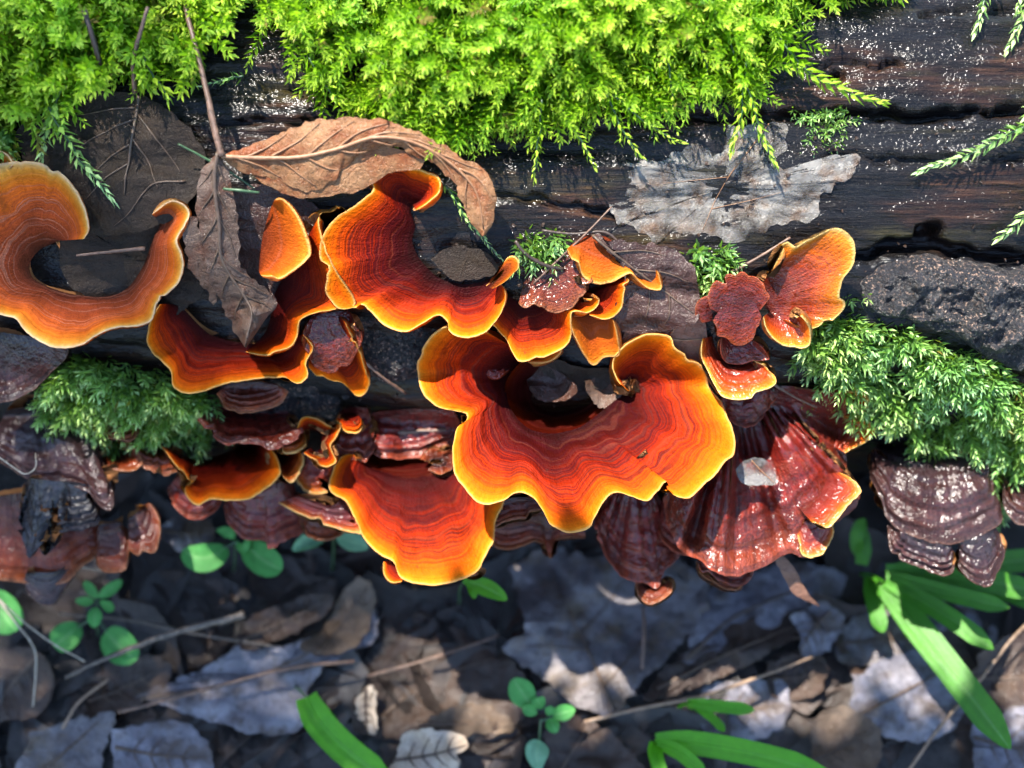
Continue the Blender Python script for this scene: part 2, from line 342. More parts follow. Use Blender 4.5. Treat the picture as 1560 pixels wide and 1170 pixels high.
def film_holes():
    m = M['leaf_film']; t = m.node_tree; n = t.nodes.new('ShaderNodeTexNoise'); n.inputs['Scale'].default_value = 1.6; n.inputs['Detail'].default_value = 5; n.inputs['Roughness'].default_value = .65
    t.links.new(t.nodes.new('ShaderNodeTexCoord').outputs['Object'], n.inputs['Vector']); r = t.nodes.new('ShaderNodeValToRGB'); t.links.new(n.outputs['Fac'], r.inputs[0])
    r.color_ramp.elements[0].position = .34; r.color_ramp.elements[0].color = (.08, .08, .08, 1); r.color_ramp.elements[1].position = .58; r.color_ramp.elements[1].color = (.78, .78, .78, 1)
    t.links.new(r.outputs[0], t.nodes['Principled BSDF'].inputs['Alpha'])
film_holes()
M['litter_grey'] = leaf_mat('litter_grey_leaf', (0.06921, 0.05892, 0.06226), (0.1661, 0.1455, 0.1478), (0.1107, 0.07624, 0.04671), .4, .8, spot=(0.02076, 0.01385, 0.01167), spotamt=.75)
M['litter_tan'] = leaf_mat('litter_tan_leaf', (0.06937, 0.04281, 0.02523), (0.1324, 0.09171, 0.06306), None, .5, .3, spotamt=.4)
M['litter_cream'] = leaf_mat('litter_cream_leaf', (0.3413, 0.2457, 0.1638), (0.4778, 0.3958, 0.314), None, .5, .25, spot=(0.2388, 0.1365, 0.06825), spotamt=.35)
M['litter_brown'] = leaf_mat('litter_brown_leaf', (0.01931, 0.01123, 0.007722), (0.05792, 0.0337, 0.02317), None, .42, .45, spotamt=.6)
M['litter_blue'] = leaf_mat('litter_slate_leaf', (0.08999, 0.08318, 0.1012), (0.1938, 0.1802, 0.2024), (0.06921, 0.04851, 0.03893), .4, .8, spotamt=.6)
M['litter_mass'] = leaf_mat('litter_fragments', (0.01636, 0.01203, 0.01045), (0.0561, 0.04091, 0.03397), None, .42, .45, spotamt=.5, rand=True)
def plain(name, c1, c2, rough=.5, sc=6., coat=0., trans=0., bump=.3):
    k = NT(name); o = k.obj(); n = k.noise(o, sc, 4, .6)
    return k.fin(k.ramp(n, [(.3, c1), (.7, c2)]), rough, k.bump(n, bump, .04), .45, coat, .15, trans)
M['stalk'] = plain('brown_stalk', (.05, .028, .018), (.16, .09, .06), .5, 9.)
M['stalk_dark'] = plain('dark_stalk', (.015, .01, .008), (.05, .03, .022), .45, 9.)
M['stalk_tan'] = plain('tan_stalk', (0.11, 0.066, 0.0385), (0.231, 0.154, 0.099), .5, 9.)
M['straw'] = plain('pale_straw', (0.228, 0.18, 0.12), (0.372, 0.324, 0.252), .45, 9.)
M['twig'] = plain('grey_twig', (0.036, 0.027, 0.021), (0.132, 0.102, 0.078), .6, 12.)
M['needle'] = plain('green_needle', (0.0225, 0.054, 0.0225), (0.045, 0.09, 0.036), .35, 9.)
M['vein'] = plain('leaf_vein', (.035, .022, .014), (.10, .06, .036), .5, 9.)
M['vein_tan'] = plain('tan_leaf_vein', (0.14, 0.056, 0.021), (0.238, 0.126, 0.063), .5, 9.)
def green_mat(name, c1, c2, rough=.35, trans=.35, tcol=(.12, .5, .02)):
    k = NT(name); o = k.obj(); n = k.noise(o, 1.6, 3); st = k.noise(k.xyz(k.math('MULTIPLY', k.attr('v'), 22.), k.math('MULTIPLY', k.attr('u'), .6), 0.), 1., 2)
    c = k.mix(.5, k.ramp(n, [(.3, c1), (.7, c2)]), k.ramp(st, [(.35, tuple(q*.6 for q in c1)), (.65, c2)]))
    dv = k.math('ABSOLUTE', k.math('SUBTRACT', k.attr('v'), .5)); c = k.mix(k.ramp(dv, [(.0, .5), (.035, .25), (.06, 0.)]), c, k.mix(.5, c, (.5, .7, .3)))
    c = k.mix(.5, c, k.ramp(k.noise(o, 7., 3, .7), [(.3, .6), (.6, 1.15)]), 'MULTIPLY')
    return k.fin(c, rough+.12, k.bump(k.math('ADD', st, k.math('MULTIPLY', k.noise(o, 9., 2), .8)), .5, .03), .3, .06, .3, trans, tcol)
M['strap'] = green_mat('strap_leaf_green', (0.0306, 0.1275, 0.0068), (0.0595, 0.221, 0.0102), .35, .3, (0.136, 0.595, 0.0085))
M['strap_lit'] = green_mat('sunlit_strap_leaf', (0.06, 0.24, 0.009), (0.12, 0.375, 0.015), .35, .4, (0.3, 0.9, 0.03))  # lit copy of the strap green, sunlight put into the lighter colours
M['cress'] = green_mat('cress_leaf', (.06, .26, .05), (.10, .36, .08), .4, .35, (.1, .5, .05))
M['cress_pale'] = green_mat('pale_cress_leaf', (.14, .32, .16), (.22, .42, .24), .35, .3, (.2, .5, .15))
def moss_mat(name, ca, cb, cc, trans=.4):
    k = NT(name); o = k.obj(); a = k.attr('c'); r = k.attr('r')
    c = k.ramp(a, [(0, ca), (.55, cb), (1, cc)])  # dark base to bright tip: shading within each shoot put into the colour
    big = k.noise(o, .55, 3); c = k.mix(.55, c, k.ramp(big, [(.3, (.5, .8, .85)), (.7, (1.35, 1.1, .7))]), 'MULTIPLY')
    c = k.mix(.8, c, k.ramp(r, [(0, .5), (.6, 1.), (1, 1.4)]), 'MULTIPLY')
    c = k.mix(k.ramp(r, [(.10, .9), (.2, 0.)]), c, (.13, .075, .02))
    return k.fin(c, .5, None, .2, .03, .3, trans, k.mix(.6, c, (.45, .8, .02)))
M['moss'] = moss_mat('yellow_green_moss', (.012, .034, .003), (.115, .25, .006), (.44, .58, .07))
M['moss_b'] = moss_mat('blue_green_moss', (0.0125, 0.035, 0.01), (0.15, 0.2937, 0.06875), (0.525, 0.6875, 0.3375), .3)

# ================================================================== LARGE STRUCTURE
# ground: one sheet, finely uneven near the log and running out to the horizon
def axis_steps(near, step, far, n):
    a = np.arange(-near, near+1e-6, step); b = near*np.geomspace(1, far/near, n)[1:]
    return np.concatenate([-b[::-1], a, b])
gx = axis_steps(22, .45, 60000, 22); gy = axis_steps(22, .45, 60000, 22)
GX, GY = np.meshgrid(gx, gy, indexing='ij')
gzv = GZ + .35*fbm(GX*.18, GY*.18, 3.)*(np.hypot(GX, GY) < 300) + np.where(np.hypot(GX, GY) > 300, 0, .1*fbm(GX*.9, GY*.9, 8.))
ground = mesh('ground', np.stack([GX, GY, gzv], -1).reshape(-1, 3), gridfaces(len(gx), len(gy)), M['soil'])
ground['kind'] = 'structure'; ground['label'] = 'dark wet soil under the leaf litter'

# fallen log
CRACKS = []   # (pixel polyline, half width cm, depth cm)
def crack(pts, w, d): CRACKS.append((pts, w, d))
crack([(1130, 172), (1240, 176), (1330, 172), (1400, 178), (1480, 172), (1600, 168)], .075, .4)
crack([(1240, 98), (1290, 95), (1330, 100), (1375, 96)], .05, .28)
crack([(1272, 118), (1280, 118)], .10, .6)
crack([(1398, 354), (1428, 355)], .11, .7)
crack([(1000, 172), (1080, 180), (1180, 186)], .08, .25)
crack([(700, 300), (820, 305), (950, 330)], .07, .2)
crack([(400, 130), (520, 128), (620, 140)], .07, .22)
crack([(330, 190), (420, 184), (500, 186)], .06, .25)
crack([(1300, 398), (1380, 375), (1460, 385), (1600, 400)], .12, .45)
crack([(1400, 30), (1500, 22), (1600, 26)], .06, .2)
crack([(1250, 235), (1400, 245), (1600, 240)], .05, .15)
def log_disp(X, T):
    a = T*LR
    d = .22*fbm(X*.10, a*.45, 1., 3)+.05*fbm(X*.3, a*1.7, 5., 3)+.035*fbm(X*.7, a*5., 9., 3)+.022*fbm(X*2.4, a*9., 2., 2)
    d = d - .10*np.clip(fbm(X*.13, a*2.1, 14., 2)-.35, 0, 1)
    return d
CRK = []
for pts, w, dep in CRACKS:
    pp, xx, tt, ok = log_hit(*np.array(cr(pts, 30)[0]).T)
    CRK.append((xx, tt*LR, w, dep))
def log_full(X, T):
    d = log_disp(X, T); A = T*LR
    for xx, aa, w, dep in CRK:
        m = (X > xx.min()-1) & (X < xx.max()+1) & (A > aa.min()-1) & (A < aa.max()+1)
        if not m.any(): continue
        ac = np.interp(X[m], xx, aa); e = np.clip(np.minimum(X[m]-xx.min(), xx.max()-X[m])/.2+.5, 0, 1)
        ww = w*(1+.5*vnoise(X[m]*2.3, 2.))
        d[m] -= dep*e*np.exp(-((A[m]-ac-.05*vnoise(X[m]*4, 7.))/ww)**4)
    return d
lx = np.concatenate([np.linspace(-70, -14, 40)[:-1], np.arange(-14, 14, .062), np.linspace(14, 62, 36)])
lt = np.concatenate([np.linspace(-math.pi, -.75, 24)[:-1], np.arange(-.75, 2.1, .0105), np.linspace(2.1, math.pi, 14)[1:]])
LX, LT = np.meshgrid(lx, lt, indexing='ij')
LDV = log_full(LX, LT); LDV[:, -1] = LDV[:, 0]
lp, _, _ = log_frame(LX, LT, LR+LDV)
log = thing('fallen_log', (0, LY, LZ-LR), 'wet dark rotting log lying across the upper half, covered in moss and brackets', 'log')
mesh('log_body', lp.reshape(-1, 3), gridfaces(len(lx), len(lt)), M['wood'], log, loc=log.location)
for k, xe in ((0, -70), (1, 62)):      # sawn ends
    ring = lp[0 if k == 0 else -1]; c = ring.mean(0)
    mesh('cut_end', np.vstack([c+(ring-c)*q for q in (0., .33, .66, 1.)]), gridfaces(4, len(lt), flip=bool(k)), M['wood'], log, loc=log.location)

def log_height(px, py):                # extra relief of the log under a pixel, so that things can sit on it
    p, x, th, ok = log_hit(px, py)
    return log_disp(np.atleast_1d(x), np.atleast_1d(th))
# bark plate left on the log at the right
def bark_plate(pts, lift, label):
    pts = np.array(pts, float); n = 150; o, _ = cr(np.vstack([pts, pts[:1]]), n); o = o[:-1]; n -= 1
    o[:, :2] += 3*np.stack([vnoise(np.arange(n)*.35, 1.), vnoise(np.arange(n)*.35, 9.)], 1)
    c = o.mean(0); rr = np.linspace(0, 1, 46); g = c+(o[None]-c)*rr[:, None, None]
    h = lift*np.clip(1-rr**5, 0, 1)[:, None]**.5+0*g[..., 0]
    q = Lp(g[..., 0], g[..., 1], 0)
    h = h+(.22*fbm(q[..., 0]*1.6, q[..., 1]*1.6, q[..., 2]*1.6, 4)+.11*fbm(q[..., 0]*5, q[..., 1]*5, q[..., 2]*5, 3))*np.clip((1-rr)*6, 0, 1)[:, None]
    V = Lp(g[..., 0], g[..., 1], h-.12)
    b = mesh('bark_plate', V.reshape(-1, 3), gridfaces(46, n, wrap=True, flip=True), M['bark'], log, loc=log.location); b['label'] = label
bark_plate([(1305, 430), (1340, 405), (1395, 388), (1440, 395), (1490, 400), (1530, 408), (1600, 415), (1620, 520), (1560, 560), (1500, 540), (1440, 505), (1370, 480), (1315, 468)], .55, 'black crusted bark plate above the right moss')
bark_plate([(330, 585), (380, 580), (440, 585), (500, 590), (560, 605), (560, 640), (500, 650), (430, 645), (370, 625)], .25, 'rough pale-flecked bark below the left brackets')
bark_plate([(540, 470), (600, 490), (660, 500), (680, 540), (640, 590), (580, 590), (545, 540)], .2, 'dark bark between the brackets')

# ================================================================== FUNGI
def cap(label, outer, inner, zo, zi=None, mat='fresh', n=None, nT=34, thick=.20, wave=.07, ease=2.2, scal=2.2, group='orange bracket fungi on the log',
        droop=.0, bulge=0., wf=1.1, cat='fungus', seed=None, margin=.93, parts=True, rim=.035, name='bracket_fungus', embed=.25, ribs=0., lobes=0., clear=(.0, .42)):
    seed = seed if seed is not None else abs(hash3(np.int64(len(label)*7), np.int64(outer[0][0]), np.int64(outer[0][1])))*50
    outer = np.array([(*p[:2], p[2] if len(p) > 2 else zo) for p in outer], float)
    L = np.linalg.norm(np.diff(outer[:, :2], axis=0), axis=1).sum()/78.
    n = n or int(np.clip(L/.075, 50, 420))
    O, u = cr(outer, n)
    innz = np.array([(*p[:2], p[2] if len(p) > 2 else (np.nan if zi is None else zi)) for p in inner], float)
    h, _, _, ok = log_hit(innz[:, 0], innz[:, 1])
    emb = Lp(innz[:, 0], innz[:, 1], -embed)
    innz[:, 2] = np.where(np.isnan(innz[:, 2]), np.where(ok, h[:, 2]-embed*.6, -2.8), innz[:, 2])
    I = cr_u(innz, u) if len(inner) == len(outer) else cr(innz, n)[0]
    sl = np.linspace(0, L, n)
    tg = nrm(np.gradient(O[:, :2], axis=0)); nn = np.stack([tg[:, 1], -tg[:, 0]], 1)
    out = np.sign(((O[:, :2]-I[:, :2])*nn).sum(1)+1e-6)[:, None]*nn
    endf = np.clip(np.minimum(np.arange(n), n-1-np.arange(n))/6., 0, 1)
    O[:, :2] += out*(endf*(scal*(.7*vnoise(sl*2.4, seed)+.45*vnoise(sl*6.5, seed+3)+.25*vnoise(sl*13, seed+5))))[:, None]
    O[:, :2] -= out*(endf*(1.6+scal)*np.clip(vnoise(sl*3.1, seed+14)-.62, 0, 1)*6)[:, None]
    O[:, 2] += endf*wave*(vnoise(sl*wf, seed+1)+.5*vnoise(sl*wf*2.3, seed+2))
    k = np.linspace(0, 1, nT); t = 1-(1-k)**1.35; m = int(np.searchsorted(t, margin))
    T = t[:, None]; f = 1-(1-T)**ease
    XY = I[None, :, :2]+(O-I)[None, :, :2]*T[..., None]
    Z = I[None, :, 2]+(O-I)[None, :, 2]*f + bulge*np.sin(np.pi*T) - droop*np.clip((T-.7)/.3, 0, 1)**2
    tn = T+.03*vnoise(sl*.8, seed+4)[None]
    Z = Z + .030*vnoise(tn*13, seed)*np.clip((1-T)*6, 0, 1) + .012*vnoise(tn*30, seed+8)*np.clip((1-T)*6, 0, 1)
    rib0 = ribs; ribs = ribs*np.clip(np.minimum(np.arange(n), n-1-np.arange(n))/(n*.14), .05, 1)[None] if ribs else 0
    if rib0: Z = Z + ribs*(vnoise(sl[None]*1.5, T*1.2, seed+6)+.6*vnoise(sl[None]*4, T*1.5, seed+7))*np.clip(T*4, 0, 1)
    if rib0:
        cz = 1-np.abs(vnoise(sl[None]*1.1+T*.25, seed+11)); Z = Z - ribs*1.3*np.clip(cz-.55, 0, 1)**2*4*np.clip(T*3, 0, 1)*np.clip((1.02-T)*5, .3, 1)
        for tq, q in ((.42, .5), (.66, .8), (.84, 1.)):
            e_ = T-tq-.05*vnoise(sl[None]*.9, seed+tq*20); Z = Z - .09*q*np.clip(e_/.035, 0, 1)
    if lobes: Z = Z + lobes*fbm(XY[..., 0]*.03, XY[..., 1]*.03, seed, 3)*np.clip((1-T)*5, 0, 1)
    G = PF(XY[..., 0], XY[..., 1], Z, clear[0]+(clear[1]-clear[0])*T)
    N = gridnormals(G); vw = CAM-G
    flip = bool(np.median((N*vw).sum(-1)) < 0)
    N = np.where((N*vw).sum(-1, keepdims=True) < 0, -N, N)
    th = (rim+(thick-rim)*np.sqrt(np.clip(1-T**3, 0, 1)))*np.clip(np.minimum(np.arange(n), n-1-np.arange(n))/9., .0, 1)[None]**.5
    B = G-N*th[..., None]
    od = nrm(G[-1]-G[-3]); MID = (G[-1]+B[-1])/2+od*th[-1][:, None]*.5
    loc = Lp(*innz[:, :2].mean(0), 0.) if ok.any() else G[0].mean(0)
    e = thing(name, tuple(loc), label, cat, group)
    qv = float(hash3(np.int64(outer[0, 0]), np.int64(outer[0, 1]), np.int64(len(label)))*.5+.5)
    TT = T+0*G[..., 0]; SS = sl[None]+0*TT
    def part(nm, rows, Nr, tt, ss, mt, fl):
        rows = np.asarray(rows); return mesh(nm, rows.reshape(-1, 3), gridfaces(rows.shape[0], n, flip=fl), mt, e, {'t': tt, 's': ss, 'q': np.full(rows.shape[:2], qv)}, normals=Nr, loc=loc)
    part('cap', G[:m+1], N[:m+1], TT[:m+1], SS[:m+1], M[mat], flip)
    rws = np.concatenate([G[m:], MID[None], B[m:][::-1]]); nr = np.concatenate([N[m:], od[None], -N[m:][::-1]])
    part('margin', rws, nr, np.concatenate([TT[m:], TT[-1:], TT[m:][::-1]]), np.concatenate([SS[m:], SS[-1:], SS[m:][::-1]]), M[mat], flip)
    part('pore_surface', B[:m+1], -N[:m+1], TT[:m+1], SS[:m+1], M['pore'], not flip)
    return e

OG = 'orange bracket fungi on the log'; BG = 'old brown brackets on the log'
# --- far left
cap('large rust-orange bracket cut by the left edge, curling round a dark hollow',
    [(128, 364), (135, 344), (121, 302), (95, 268), (50, 247), (0, 250), (-45, 262), (-85, 300), (-100, 370), (-75, 435), (-30, 468), (4, 478), (24, 484), (42, 507), (80, 528), (120, 526), (165, 501), (224, 491), (240, 458), (270, 430), (277, 396), (266, 366), (279, 345), (288, 322), (264, 307), (231, 327)],
    [(88, 367), (84, 369), (76, 373), (64, 378), (56, 385), (50, 392), (46, 400), (45, 408), (46, 415), (48, 420), (52, 425), (60, 430), (72, 436), (85, 441), (105, 447), (130, 451), (155, 452), (178, 448), (197, 436), (213, 414), (222, 396), (229, 376), (236, 358), (243, 345), (242, 338), (238, 332)], 1.5, 1.15, 'felt', wave=.05, ease=1.6, thick=.24)
cap('orange bracket tip at the left edge above the large one', [(-40, 225), (-15, 228), (5, 233), (18, 247), (14, 256)], [(-40, 262), (-25, 264), (-10, 264), (0, 264), (8, 262)], 1.1, .8, 'felt', wave=.03)
cap('crescent orange bracket under the drooping brown leaf tip',
    [(244, 463), (229, 495), (226, 525), (246, 550), (262, 566), (268, 590), (298, 598), (332, 588), (375, 578), (428, 574), (452, 584), (467, 573), (464, 553), (476, 530), (462, 510)],
    [(262, 463), (272, 466), (284, 475), (298, 490), (308, 500), (318, 508), (330, 513), (345, 518), (365, 522), (385, 523), (400, 524), (415, 522), (430, 519), (442, 515), (452, 511)], .55, None, 'fresh', wave=.08)
cap('small dark orange half-disc bracket beside the grey curled leaf', [(418, 305), (432, 306), (455, 335), (473, 380), (466, 395), (442, 414), (420, 425), (397, 419)], [(412, 318), (408, 330), (404, 345), (400, 360), (398, 375), (396, 390), (395, 402), (394, 412)], 1.75, None, 'lobe', wave=.03, ease=3, clear=(.15, .7))
cap('orange bracket tucked under the left edge of the upper centre bracket',
    [(530, 322), (514, 315), (492, 322), (484, 345), (505, 400), (530, 440), (540, 465), (512, 471), (470, 480), (456, 490), (452, 514), (436, 534), (402, 540), (374, 536)],
    [(500, 345), (488, 350), (475, 356), (462, 370), (448, 395), (436, 415), (425, 435), (418, 450), (414, 465), (412, 480), (410, 492), (406, 503), (398, 515), (384, 527)], 1.05, None, 'fresh_b', wave=.06, ease=1.6)
cap('dark red-brown bracket with torn orange edge below the upper centre bracket', [(470, 560), (492, 578), (520, 581), (546, 603), (563, 584), (556, 558), (545, 530), (525, 490)], [(470, 520), (475, 510), (482, 505), (490, 500), (498, 495), (505, 490), (510, 485), (515, 480)], -.4, None, 'fresh_b', wave=.05, scal=4)
# --- centre
cap('tall orange bracket at upper centre, waisted, with broad yellow left edge',
    [(768, 440), (770, 456), (756, 485), (735, 508), (706, 514), (684, 505), (681, 486), (668, 478), (645, 490), (620, 503), (586, 495), (561, 473), (545, 468), (516, 468), (497, 446), (498, 416), (487, 390), (492, 360), (515, 331), (545, 311), (568, 290), (560, 266), (558, 250), (576, 235), (602, 243), (640, 262), (664, 270), (668, 290), (650, 309), (634, 320)],
    [(757, 425), (748, 424), (738, 428), (727, 431), (716, 433), (706, 433), (697, 432), (688, 430), (680, 428), (672, 425), (664, 420), (657, 414), (650, 407), (643, 399), (637, 391), (633, 383), (630, 375), (628, 367), (629, 358), (632, 350), (632, 342), (630, 335), (627, 328), (626, 322), (627, 318), (628, 315), (629, 313), (630, 311), (629, 310), (628, 310)], 1.7, 1.3, 'fresh', wave=.10, ease=1.9, thick=.24)
cap('small orange knob on a neck right of the upper centre bracket', [(740, 436), (762, 420), (768, 400), (778, 391), (788, 396), (789, 408), (782, 416), (768, 430), (750, 440)], [(742, 436), (750, 428), (756, 420), (762, 414), (768, 410), (766, 416), (760, 424), (753, 431), (746, 438)], 1.9, 1.7, 'lobe', wave=0, scal=.5, clear=(.5, .5))
cap('orange bracket with yellow curled right corner below the folded one',
    [(746, 490), (766, 511), (784, 540), (793, 549), (826, 545), (862, 525), (870, 492), (872, 474), (893, 475), (908, 466), (910, 455), (890, 454)],
    [(775, 452), (782, 455), (790, 457), (798, 458), (806, 459), (815, 460), (824, 460), (834, 459), (845, 458), (856, 456), (866, 454), (874, 452)], 1.15, .75, 'fresh_b', wave=.04, ease=1.7)
cap('small orange bracket behind the yellow curled corner', [(898, 480), (924, 485), (945, 470), (952, 446), (948, 434), (957, 428), (955, 424)], [(885, 450), (890, 448), (896, 445), (904, 441), (914, 437), (925, 432), (935, 428)], 1.0, .75, 'fresh_b', wave=.03, scal=1)
cap('folded orange bracket with a cream rolled tip pointing right', [(864, 379), (876, 403), (892, 424), (914, 432), (938, 427), (960, 416), (976, 431), (990, 440), (1007, 439), (1001, 412)],
    [(872, 372), (885, 362), (900, 357), (916, 358), (930, 365), (940, 377), (950, 390), (962, 400), (978, 408), (994, 411)], 1.6, 1.2, 'lobe', wave=.04, scal=1.2, bulge=.15, clear=(.1, .4))
cap('dark red-brown wet bracket scrap behind the folded orange bracket', [(790, 462), (805, 470), (825, 468), (848, 474), (868, 466), (884, 450), (898, 440), (903, 425)], [(798, 430), (810, 418), (824, 412), (838, 402), (850, 392), (862, 384), (872, 386), (880, 395)], .8, None, 'rust', wave=.12, wf=2.5, scal=5)
cap('hanging amber lobe between the curled corner and the big bracket', [(868, 486), (876, 514), (892, 542), (905, 556), (921, 545), (943, 541), (941, 516), (934, 488)], [(882, 476), (888, 474), (894, 473), (900, 472), (906, 472), (912, 472), (918, 474), (924, 478)], -.1, .3, 'lobe', wave=.03, scal=1.2)
cap('small amber flap below the orange bracket with curled corner', [(805, 552), (835, 550), (852, 538), (853, 527)], [(800, 540), (815, 535), (830, 530), (840, 525)], .2, .5, 'lobe', wave=.02, scal=1)
cap('biggest orange bracket at the centre, deeply scalloped around a dark hollow',
    [(745, 508), (716, 498), (686, 496), (660, 510), (642, 540), (637, 570), (645, 600), (666, 618), (694, 625), (712, 630), (711, 641), (695, 656), (690, 690), (692, 716), (710, 745), (735, 766), (765, 762), (786, 750), (810, 756), (826, 780), (840, 800), (870, 809), (900, 800), (915, 770), (936, 750), (962, 755), (986, 762), (1003, 746), (1014, 733), (1019, 742), (1027, 754), (1050, 757), (1076, 735), (1102, 705), (1118, 690), (1115, 652), (1100, 615), (1081, 590), (1076, 565), (1050, 545), (1026, 530), (1019, 514), (986, 510), (956, 525), (938, 546), (938, 570), (948, 588), (958, 596)],
    [(800, 540, 0), (797, 544, -.08), (793, 549, -.15), (789, 554, -.2), (785, 560), (781, 566), (778, 573), (775, 580), (773, 587), (772, 594), (772, 601), (773, 608), (775, 615), (778, 622), (782, 629), (787, 636), (793, 643), (800, 649), (808, 654), (817, 657), (826, 659), (835, 660), (844, 660), (853, 659), (862, 657), (871, 655), (880, 652), (888, 648), (895, 643), (901, 639), (906, 635), (911, 631), (916, 627), (920, 623), (924, 620), (928, 617), (932, 614), (935, 611), (938, 609), (941, 607), (944, 605), (948, 604, -.2), (951, 602, -.12), (954, 600, -.05), (957, 598, .0), (960, 596, .05), (963, 595, .08), (965, 594, .1)], .2, -.25, 'fresh', nT=46, wave=.11, ease=1.9, thick=.26, wf=.9)
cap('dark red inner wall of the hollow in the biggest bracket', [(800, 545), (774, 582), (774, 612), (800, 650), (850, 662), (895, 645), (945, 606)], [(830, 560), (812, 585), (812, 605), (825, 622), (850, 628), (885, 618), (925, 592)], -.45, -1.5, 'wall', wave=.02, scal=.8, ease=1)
cap('fan-shaped orange bracket hanging below the biggest one',
    [(548, 698), (535, 692), (520, 697), (507, 720), (503, 746), (528, 764), (544, 795), (556, 821), (580, 845), (600, 856), (611, 880), (650, 890), (692, 885), (726, 870), (736, 852), (752, 820), (755, 792), (766, 770), (768, 742), (745, 710)],
    [(556, 705), (558, 707), (562, 710), (567, 713), (573, 716), (580, 718), (588, 720), (597, 722), (606, 723), (615, 724), (625, 724), (635, 723), (645, 721), (655, 718), (664, 714), (672, 709), (680, 703), (687, 698), (694, 694), (700, 691)], -1.6, -1.9, 'fresh_b', nT=46, wave=.08, ease=1.7, thick=.26)
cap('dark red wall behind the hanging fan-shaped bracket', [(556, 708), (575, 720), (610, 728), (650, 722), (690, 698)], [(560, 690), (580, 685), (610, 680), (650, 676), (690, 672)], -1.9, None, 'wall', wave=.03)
cap('curly red frill at the base of the hanging fan-shaped bracket', [(640, 700), (650, 686), (662, 682), (676, 690), (690, 684), (700, 694), (690, 712), (670, 722), (652, 716)], [(655, 702), (658, 700), (662, 699), (666, 699), (670, 700), (674, 702), (674, 705), (668, 707), (660, 706)], -1.7, -1.6, 'rust', wave=.14, wf=3, scal=4)
cap('little orange tab below the hanging fan-shaped bracket', [(584, 856), (586, 875), (596, 886), (612, 886)], [(602, 852), (606, 856), (612, 862), (618, 868)], -1.9, -1.8, 'fresh_b', wave=0, scal=.6)
cap('brown hooked tip under the right of the hanging bracket', [(712, 870), (718, 876), (728, 874), (728, 866)], [(716, 860), (720, 860), (724, 860), (726, 860)], -2.2, -2., 'rust', wave=0, scal=.6)
cap('brown crinkled bracket in the gap between the two largest brackets', [(742, 790), (755, 800), (775, 793), (800, 790), (825, 780), (828, 770)], [(760, 765), (770, 762), (785, 758), (800, 758), (812, 760), (820, 762)], -1.7, -1.6, 'rust', wave=.05, scal=3, group=BG)
cap('dark brown bracket with thin pale rim under the gap', [(742, 822), (760, 834), (800, 832), (826, 826), (838, 850), (842, 828), (860, 818), (892, 820)], [(750, 780), (770, 778), (790, 776), (810, 775), (830, 775), (850, 778), (870, 785), (890, 790)], -2.9, -2.4, 'rust', wave=.06, scal=2, group=BG)
# --- lower left
cap('small orange-edged bracket at lower left with dark top', [(246, 680), (262, 700), (286, 733), (282, 750), (300, 769), (322, 759), (370, 761), (402, 745), (426, 720), (421, 695), (402, 674)], [(262, 684), (274, 690), (288, 696), (300, 698), (314, 697), (328, 694), (342, 690), (356, 684), (368, 680), (380, 676), (392, 672)], -1.55, None, 'rust' if False else 'fresh_b', wave=.06)
cap('bright orange crumpled bracket beside the dark hollow at centre left', [(452, 652), (464, 637), (486, 643), (504, 652), (518, 645), (512, 668), (502, 680), (511, 703), (494, 709), (478, 705), (462, 690)], [(470, 655), (474, 655), (478, 656), (483, 658), (488, 661), (490, 666), (489, 672), (490, 680), (486, 686), (480, 688), (474, 682)], -.9, -1.3, 'fresh_b', wave=.16, wf=2.4, scal=3)
cap('pinkish wet torn bracket right of the small lower-left bracket', [(408, 690), (420, 712), (440, 735), (455, 722), (464, 700), (452, 682), (435, 672)], [(405, 680), (410, 682), (416, 683), (422, 682), (428, 680), (430, 676), (428, 670)], -1.7, None, 'wetred', wave=.1, scal=4)
cap('brown wet bracket above the small lower-left bracket', [(300, 640), (335, 672), (380, 676), (420, 682), (462, 660), (440, 640)], [(330, 615), (350, 618), (372, 620), (395, 622), (420, 624), (440, 626)], -.9, None, 'old', wave=.08, scal=4, group=BG)
cap('dark red ribbed bracket hanging below the small lower-left bracket', [(340, 770), (350, 800), (375, 820), (402, 822), (410, 836), (440, 820), (462, 808), (466, 780), (455, 760)], [(365, 745), (375, 742), (388, 740), (400, 740), (410, 738), (420, 736), (430, 734), (438, 732), (445, 730)], -2.9, -2.3, 'old', wave=.06, ribs=.06, scal=3, group=BG)
cap('orange-edged torn bracket left of the hanging fan', [(468, 745), (490, 760), (500, 775), (520, 790), (545, 800), (550, 812), (500, 800), (470, 790), (440, 775), (424, 766)], [(480, 725), (490, 730), (500, 735), (510, 745), (520, 755), (515, 765), (500, 770), (485, 765), (470, 760), (455, 755)], -2.3, -2.0, 'wetred', wave=.06, scal=3)
cap('brown bracket under the left-edge bracket, seen edge on', [(105, 530), (98, 548), (80, 566), (42, 598), (0, 612), (-50, 610)], [(60, 515), (45, 512), (30, 510), (15, 508), (0, 506), (-40, 506)], -.3, None, 'purple', wave=.05, group=BG)
cap('old purple-brown fan bracket at the left edge under the moss', [(-25, 690), (0, 702), (30, 722), (62, 735), (100, 738), (135, 748), (160, 775), (172, 762), (160, 715), (150, 670), (145, 640)], [(10, 625), (25, 622), (40, 620), (55, 618), (70, 617), (85, 616), (98, 616), (108, 616), (118, 617), (128, 620), (136, 625)], -1.7, None, 'purple', wave=.07, ribs=.07, scal=3, thick=.4, group=BG)
